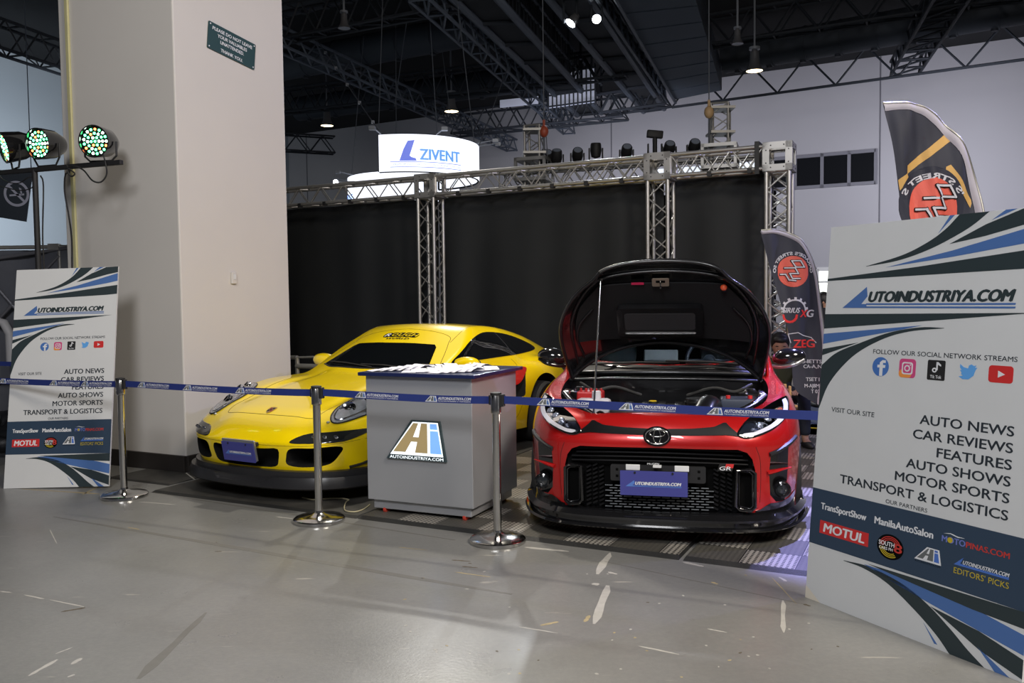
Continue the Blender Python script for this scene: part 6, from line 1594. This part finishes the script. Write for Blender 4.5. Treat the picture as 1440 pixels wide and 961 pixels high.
g = G(); g.box((0, .215, .745), (.74, .07, .03), 0, bev=.01); g.box((.0, .26, .73), (.10, .06, .05), 0, bev=.01); g.build('slam_panel', 'bay', rc, 40)
# wiring bundles, brackets: small black pieces filling the bay floor
rb = random.Random(3); g = G()
for k in range(34):
    x, y = rb.uniform(-.52, .52), rb.uniform(.3, 1.02); a = rb.uniform(0, PI)
    g.ring(cr([(x, y, .62+rb.uniform(0, .08)), (x+.1*math.cos(a), y+.1*math.sin(a), .68+rb.uniform(0, .06)), (x+.2*math.cos(a), min(1.05, y+.2*math.sin(a)), .62+rb.uniform(0, .08))], 4), rb.uniform(.008, .02), 0 if k % 5 else 1, 6)
g.box((0, .62, .60), (1.16, .84, .08), 0, bev=.01)
o = g.build('wiring_loom', ['bay', 'polished'], rc, 50); o['kind'] = 'stuff'
# ---- front face
def rp(name, outline, m, off=.004, th=.012, ax='front', N=20, Mc=40, vert=False, parent=None):
    return strip_patch(RB, ax, outline, N, Mc, off, th, vert).build(name, m, parent or rc, 40)
band_ = cr([(.0, .668), (.10, .668), (.30, .672), (.41, .668), (.50, .640), (.43, .705), (.405, .738), (.33, .712), (.20, .702), (0, .698)], 3)
rp('nose_band', [(-.41, .668), (-.20, .664), (0, .662), (.20, .664), (.41, .668), (.50, .655), (.425, .712), (.40, .738), (.33, .712), (.20, .702), (0, .698), (-.20, .702), (-.33, .712), (-.40, .738), (-.425, .712), (-.50, .655)], 'trim_black', vert=True, Mc=16, N=60)
rp('lower_valance', [(-.60, .150), (0, .150), (.60, .150), (.60, .200), (0, .194), (-.60, .200)], 'gloss_black', .004, .01, vert=True, Mc=8, N=50)
# emblem
ec = cast(RB, 'front', 0, .655, .014); ef = frame(ec, (1, 0, 0), (0, .12, 1))
g = G(); g.prism(ellipse(0, 0, .083, .060, 40), ef, -.02, .004, 1)
def ering(cx, cy, a, b, r_=.0042): g.ring([ef(x, y, .008) for x, y in ellipse(cx, cy, a, b, 40)], r_, 0, 8, closed=True)
ering(0, 0, .070, .047); ering(0, 0, .021, .044, .0035); ering(0, .018, .046, .021, .0035)
g.build('nose_emblem', ['chrome', 'gloss_black'], rc, 50)
# headlamps: lens, white light guide, projectors
M['drl'] = mat('light_guide', (.75, .76, .85), .3, coat=1)
for s in (1, -1):
    q = lambda pts: [(s*a, b) for a, b in pts]
    hl = q(cr([(.47, .672), (.52, .650), (.60, .664), (.70, .700), (.775, .750), (.800, .80), (.79, .835), (.70, .815), (.60, .775), (.52, .735)], 5, True))
    lamp = rp('headlamp', hl, 'lens', .014, .006, N=24, Mc=24, vert=True)
    rp('lamp_bowl', hl, mat('lamp_interior', (.035, .04, .06), .2, .3, coat=.6), .002, .006, N=24, Mc=24, vert=True, parent=lamp)
    gd = q(cr([(.495, .664), (.53, .655), (.60, .668), (.70, .703), (.765, .748), (.787, .80), (.78, .825)], 5)+cr([(.755, .82), (.755, .79), (.735, .757), (.68, .718), (.60, .687), (.54, .671), (.505, .672)], 5))
    strip_patch(RB, 'front', gd, 36, 10, .016, .012).build('light_guide', 'drl', lamp, 50)
    g = G()
    for xx, zz, rr in ((.60, .712, .022), (.645, .735, .026), (.69, .757, .026), (.56, .692, .014)):
        c = cast(RB, 'front', s*xx, zz, .004); R_ = Matrix.Rotation(PI/2, 3, 'X')
        g.lathe([(rr*1.2, -.004), (rr*1.05, .008), (rr*.8, .002)], c, 1, 20, R_); g.ell(c, (rr*.75, rr*.5, rr*.75), 0, 16, 10)
    for k in range(14):
        xx, zz = rb.uniform(.56, .74), rb.uniform(.70, .78)
        zz = .69+(xx-.56)*.42+rb.uniform(-.018, .03); c = cast(RB, 'front', s*xx, zz, .006)
        if c: g.box(c, (.022, .004, .008), 1, Matrix.Rotation(rb.uniform(-1, 1), 3, 'Y'))
    g.build('lamp_projector', [mat('projector_glass', (.5, .55, .7), .05, .6, coat=1), 'reflector'], lamp, 50)
    g = seam(RB, 'front', hl, .005, .003, n=1, closed=True); g.build('lamp_rim', 'gloss_black', lamp, 50)
# grille: slats above, brick mesh below, side ducts
g = G()
for k in range(4):
    z = .575-.026*k; w_ = .50 if k < 2 else .53; g.ring(cr([(-w_, .085, z-.01), (-.3, .045, z), (0, .035, z+.004), (.3, .045, z), (w_, .085, z-.01)], 6), .0065, 0, 8)
g.box((0, .11, .40), (1.12, .02, .36), 1); g.build('upper_grille', ['trim_black', 'void'], rc, 50)
g = G()
for j in range(9):
    z = .205+j*.0165
    for i in range(11):
        x = -.30+i*.058+(.029 if j % 2 else 0)
        if abs(x) <= .315: g.box((x, .078, z), (.047, .016, .0065), 0, bev=.002)
g.build('grille_mesh', mat('grille_bar_grey', (.07, .075, .08), .3, .5), rc); rc.children[-1]['kind'] = 'stuff'
g = G()
for s in (1, -1):
    for j in range(10):
        for i in range(3):
            g.box((s*(.345+i*.040), .085, .215+j*.026+(.012 if i % 2 else 0)), (.030, .012, .010), 0, Matrix.Rotation(s*.5, 3, 'Y'))
for o in g.build_apart('side_mesh', 'trim_black', rc, gap=.1): o['kind'] = 'stuff'
for s in (1, -1):
    o_ = [(s*a, b) for a, b in ((.462, .462), (.545, .462), (.572, .44), (.572, .235), (.545, .212), (.48, .225), (.462, .245))]
    i_ = [(s*a, b) for a, b in ((.478, .448), (.538, .448), (.557, .432), (.557, .245), (.540, .228), (.487, .238), (.478, .252))]
    g = G(); g.ring([(a, .03+.35*max(0, abs(a)-.46), b) for a, b in o_], .011, 0, 8, closed=True); g.ring([(a, .06, b) for a, b in i_], .006, 0, 8, closed=True)
    bk = [(a, .10, b) for a, b in o_]; fr_ = [(a, .035+.35*max(0, abs(a)-.46), b) for a, b in o_]; g.grid([fr_+[fr_[0]], bk+[bk[0]]])
    g.build('intake_frame', 'gloss_black', rc, 40)
# bracket plate behind the number plate
g = G(); g.prism(rrect(-.285, .375, .285, .475, .012), lambda a, b, w=0: Vector((a, -w, b)), -.055, -.035, 0)
for s in (1, -1):
    for z in (.405, .445): g.prism(rrect(s*.245-.008, z-.008, s*.245+.008, z+.008, .002), lambda a, b, w=0: Vector((a, -w, b)), -.036, -.0345, 1)
g.build('plate_bracket', ['black', 'void'], rc)
g = G()
for s in (1, -1): g.box((s*.145, -.012, .470), (.085, .008, .035), 0, bev=.003)
g.box((0, .0, .478), (.05, .03, .012), 0); g.build_apart('plate_clip', 'white', rc, gap=.03)
plate(rc, (-.02, -.026, .378), -.03, .400, .150, 0, clip=False)
g = G(); put_text(g, lambda a, b, w=0: Vector((a, .02-w, b)), 'MUGEN', -.06, .482, .07, .012, 0, bold=.02); 
gb = frame((.352, .015, .458), (1, 0, 0), (0, 0, 1)); g.prism([(0, 0), (.085, 0), (.098, .048), (.013, .048)], gb, -.008, 0, 1)
g.flat([(.045, .02), (.090, .02), (.096, .044), (.050, .044)], gb, .001, 2); put_text(g, gb, 'GR', .010, .006, .068, .022, 0, bold=.03, shear=.25, off=.002)
g.v = g.v; g.build_apart('grille_badge', ['ink_white', 'gloss_black', 'ink_red'], rc, gap=.03)
# fog pockets: lamp, red canard, black brow
for s in (1, -1):
    g = G(); R_ = Matrix.Rotation(PI/2, 3, 'X'); c = (s*.738, .20, .325)
    g.lathe([(.050, -.02), (.050, .03), (.040, .035), (.036, .02)], c, 0, 28, R_); g.lathe([(.036, .018), (.02, .026), (.001, .028)], c, 1, 24, R_); g.ell((s*.738, .19, .325), (.014, .012, .014), 2, 12, 8)
    g.build('fog_lamp', ['gloss_black', mat('fog_glass', (.03, .035, .04), .05, .2, coat=1), 'reflector'], rc, 40)
    cz = .425
    vs = [(s*.648, .085, cz), (s*.648, .20, cz+.01), (s*.785, .215, cz+.045), (s*.70, .13, cz+.012), (s*.655, .09, cz+.035), (s*.648, .20, cz+.04)]
    g = G(); g.ring(cr([(s*.64, .12, cz+.005), (s*.69, .14, cz+.018), (s*.74, .17, cz+.034), (s*.79, .20, cz+.045)], 5), [.030-.0016*k for k in range(16)], 0, 10)
    g.v = [(x, y, cz+.02+(z-cz-.02)*.55+(0)) for x, y, z in g.v]; g.build('canard', 'red', rc, 50)
    g = seam(RB, 'front', [(s*.655, .548), (s*.70, .562), (s*.76, .585), (s*.83, .615)], .014, .004, 8); g.build('brow_trim', 'lip', rc, 40)
    # black lower corner
    lcn = [(s*a, b) for a, b in ((.58, .165), (.66, .165), (.75, .165), (.83, .17), (.83, .27), (.76, .245), (.70, .245), (.655, .25), (.60, .215), (.575, .21))]
    rp('lower_corner', lcn, 'gloss_black', .005, .01, N=10, Mc=24, vert=True)
    # mirror
    g = G(); g.ell((s*.90, 1.52, 1.035), (.122, .08, .070), 0, 24, 14, Matrix.Rotation(-s*.10, 3, 'Y')); mo = g.build('door_mirror', 'gloss_black', rc, 60)
    g = G(); g.ring(cr([(s*.77, 1.55, .965), (s*.84, 1.49, .965), (s*.93, 1.455, .985), (s*1.00, 1.49, 1.02)], 5), [.016]*16, 0, 10); g.build('mirror_stalk', 'silver' if s > 0 else 'gloss_black', mo, 50)
    wheel(rc, (s*.775, .86, .31), .31, .23, s, 10, 'black'); wheel(rc, (s*.78, 3.42, .31), .31, .23, s, 10, 'black')
    for hx, hy in ((.715, 1.16),):
        g = G(); g.ring(cr([(s*hx, hy, .90), (s*hx, hy-.03, .98), (s*(hx-.01), hy-.09, 1.05)], 5), .013, 0, 8); g.build('bonnet_hinge', 'red', rc, 50)
# splitter
apron(rc, Rout, 'front_splitter', 'gloss_black', [(-.08, .095), (.045, .095), (.055, .103), (.045, .115), (.012, .118), (.010, .150), (.040, .152), (.040, .165), (.008, .190), (-.02, .19)], .66)
g = G()
for s in (1, -1): g.add([(s*.90, .55, .10), (s*.915, .55, .10), (s*.90, .72, .10), (s*.95, .72, .085), (s*.885, .60, .235), (s*.895, .60, .235)], [(0, 1, 5, 4), (1, 3, 5), (0, 4, 2), (2, 4, 5, 3), (0, 2, 3, 1)])
g.build_apart('splitter_fin', 'gloss_black', rc, gap=.03)
g = seam(RB, 'left', [(1.35, .95), (1.30, .6), (1.32, .25), (2.2, .22), (2.45, .25), (2.5, .98)], .0028); q = seam(RB, 'right', [(1.35, .95), (1.30, .6), (1.32, .25), (2.2, .22), (2.45, .25), (2.5, .98)], .0028); g.add(q.v, q.f)
for s in (1, -1):
    q = seam(RB, 'front', [(s*.575, .60), (s*.60, .52), (s*.605, .40), (s*.60, .26)], .002); g.add(q.v, q.f)
g.build('panel_gap', mat('panel_gap_red', (.05, .0, .0), .7), rc)
# ---- the raised bonnet
ang = math.atan2(.77, .66); da = Vector((0, -math.cos(ang), math.sin(ang))); dn = Vector((0, math.sin(ang), math.cos(ang)))     # dn: outer side
HI = Vector((0, 1.10, .935)); 
hw = spl([0, .08, .25, .45, .60, .75, .88, .97, 1.03], [.655, .67, .695, .71, .69, .625, .53, .43, .385])
def HP(a, x, w):
    k0 = .06+.27*(1-x*x); a = k0+(a/1.03)*(1.03-k0) if w > -.035 else max(a, k0+.02)
    wd = float(hw(a)); c = -.10*(x*wd)**2-.05*(abs(x)**6)*1.0; tip = 1.0 if a < .8 else 1
    b = .03*math.sin(PI*min(1, a/1.05)); aa = a+(.035*(1-x*x) if a > .9 else 0)*((a-.9)/.13)
    return HI+da*aa+Vector((x*wd, 0, 0))+dn*(w+c+b)
na, nx = 30, 36; AS = [1.03*i/na for i in range(na+1)]; XS = [math.sin(PI/2*(2*j/nx-1)) for j in range(nx+1)]
bon = G(); outer = [[HP(a, x, .0) for x in XS] for a in AS]; inner = [[HP(a, x, -.022) for x in XS] for a in AS]
bon.grid(outer); bon.grid(inner[::-1]); rim = lambda Rr: Rr[0]+[r[-1] for r in Rr[1:]]+Rr[-1][::-1][1:]+[r[0] for r in Rr[::-1][1:]]
bon.grid([rim(outer), rim(inner)])
bo = bon.build('bonnet', 'gloss_black', rc, 40)
g = G(); g.ring([HP(a, .985, -.030) for a in AS]+[HP(1.03, x, -.03) for x in XS[::-1][1:-1]]+[HP(a, -.985, -.03) for a in AS[::-1]], .013, 0, 8); g.ring([HP(0, x, -.03) for x in XS], .013, 0, 8)
g.ring([HP(a, .88, -.030) for a in AS[2:-3]]+[HP(.93, x, -.03) for x in XS[::-1][3:-3]]+[HP(a, -.88, -.03) for a in AS[::-1][3:-2]], .010, 0, 8); g.build('inner_rib', 'bay', bo, 50)
M['felt'] = mat('insulation_felt', (.005, .005, .006), .9, noise=.3, nscale=60)
g = G(); rows = [[HP(a, .84*x*(1 if a < .7 else 1-(a-.7)*.5), -.040) for x in XS] for a in [.38+.50*i/20 for i in range(21)]]
back = [[p+dn*.012 for p in r] for r in rows]; g.grid(rows[::-1]); g.grid(back); g.grid([rim(rows), rim(back)]); g.build('insulation_pad', 'felt', bo, 50)
g = G(); 
for sgn in (1, -1):
    g.ring(cr([tuple(HP(.24, sgn*.80, -.045)), tuple(HP(.40, sgn*.83, -.045)), tuple(HP(.55, sgn*.80, -.045)), tuple(HP(.68, sgn*.70, -.045))], 6), .008, 0, 8)
g.build_apart('pad_piping', 'bay', bo, 50, gap=.03)
# scoop box on the underside
g = G(); fr_ = lambda a, b, w=0: HP(b, a/.68, -.05-w)
oo = rrect(-.30, .445, .27, .70, .03); ii = rrect(-.25, .505, .22, .655, .02)
g.prism(oo, lambda a, b, w=0: HI+da*b+Vector((a, 0, 0))+dn*(-.035-w), -.01, .035, 0)
g.prism(ii, lambda a, b, w=0: HI+da*b+Vector((a, 0, 0))+dn*(-.035-w), .03, .037, 1)
g.cyl(HI+da*.475+Vector((-.25, 0, 0))+dn*-.076, HI+da*.475+Vector((.22, 0, 0))+dn*-.076, .004, 2, 8)
g.build('bonnet_duct', ['bay', mat('duct_mesh', (.03, .03, .033), .6), 'chrome'], bo, 40)
uf = lambda a, b, w=0: HI+da*b+Vector((a, 0, 0))+dn*(-.034-w)
g = G(); g.prism(rrect(-.055, .865, .055, .93, .01), uf, .0, .006, 0); g.prism(rrect(-.03, .895, .03, .915, .004), uf, .006, .0068, 1); g.ring([uf(0, .91, .0), uf(0, .905, .03), uf(0, .87, .03), uf(0, .865, .0)], .005, 2, 8)
g.build('bonnet_striker', [mat('bare_bracket', (.34, .29, .23), .4, .5), 'void', 'chrome'], bo, 40)
g = G(); g.prism([(-.19, .878), (-.108, .878), (-.108, .925), (-.19, .925)], uf, .0, .0015, 1); g.prism([(-.19, .878), (-.108, .878), (-.108, .898), (-.19, .898)], uf, .0014, .002, 0); g.build('warning_sticker', [mat('sticker_pink', (.65, .02, .10), .5), 'void'], bo)
g = G(); g.ell(uf(.40, .86, .02), (.022, .02, .022), 0, 14, 10); g.build('amber_reflector', mat('amber_red', (.8, .10, .03), .2, coat=1), bo, 50)
# prop rod
g = G(); a_ = Vector((-.415, .25, .74)); b_ = HP(.945, -.84, -.04); g.cyl(a_, b_, .0065, 0, 10); g.ell(b_, (.014, .012, .014), 1, 12, 8); g.build('prop_rod', ['chrome', 'black'], rc, 50)
# decal on the windscreen corner
g = G(); p = cast(RB, 'top', .60, 1.42, .008); n_ = (cast(RB, 'top', .60, 1.42, .03)-p).normalized(); df = frame(p, Vector((1, 0, 0)), n_.cross(Vector((1, 0, 0))))
g.flat(ellipse(.0, 0, .035, .018, 16), df, .001, 0); put_text(g, df, 'R', -.09, -.015, .06, .035, 1, bold=.04, shear=.4, off=.001); g.build('screen_decal', ['ink_red', 'ink_white'], rc)
# ---------------------------------------------------------------- light
w = bpy.data.worlds.new('world'); scene.world = w; w.use_nodes = True
bg = w.node_tree.nodes['Background']; bg.inputs[0].default_value = (.6, .63, .75, 1); bg.inputs[1].default_value = .07
def area(name, loc, target, size, power, color, spread=180):
    d = bpy.data.lights.new(name, 'AREA'); d.shape = 'DISK'; d.size = size; d.energy = power; d.color = color; d.spread = math.radians(spread)
    o = bpy.data.objects.new(name, d); COL.objects.link(o); o.location = loc
    o.rotation_euler = (Vector(target)-Vector(loc)).to_track_quat('-Z', 'Y').to_euler(); return o
def spot(name, loc, target, power, color, ang, blend=.3, r=.1):
    d = bpy.data.lights.new(name, 'SPOT'); d.energy = power; d.color = color; d.spot_size = math.radians(ang); d.spot_blend = blend; d.shadow_soft_size = r
    o = bpy.data.objects.new(name, d); COL.objects.link(o); o.location = loc
    o.rotation_euler = (Vector(target)-Vector(loc)).to_track_quat('-Z', 'Y').to_euler(); return o
area('unseen_front_light', (5.2, -.5, 7.5), (-1, 6.5, .5), 2.5, 800, (1, .905, .79))  # unseen warm key from the right, set by the pillar's brighter face
area('unseen_front_light', (-1.5, -2.5, 6.5), (.5, 6, 1), 2.5, 480, (.97, .97, 1))  # fill added to brighten the right standee, no lamp seen there
spot('blue_wash', (7.5, 7.0, 5.5), (1.6, 7.8, 1.4), 700, (.5, .5, 1), 80, .6, .2)
area('added_wall_wash', (13, 24, 5), (17, 34, 6), 4.0, 320, (.88, .88, 1), 110)  # unseen area lights added to brighten the back and left walls
area('added_wall_wash', (2, 28, 5), (6, 40, 5.5), 4.0, 270, (.88, .88, 1), 110)
area('added_wall_wash', (-12, 24, 4.5), (-19, 32, 5), 4.0, 450, (.86, .93, 1), 110)
spot('floodlight_beam', tuple(at_y(839, 27, 22)-Z*.1+Vector((0, -.4, 0))), (0, 5, 0), 2500, (.9, .95, 1), 50, .5, .15)
spot('hall_spot', tuple(at_z(600, -60, 8.6)), (-.3, 4.5, 0), 900, (1, .97, .9), 60, .6, .12)
spot('stage_spot', (-.2, 9.2, 6.8), (.6, 5.6, 0), 850, (1, .93, .80), 62, .5, .15)
spot('violet_spot', (3.4, 7.8, 4.6), (2.25, 5.45, 0), 3200, (.36, .36, 1), 23, .25, .06)
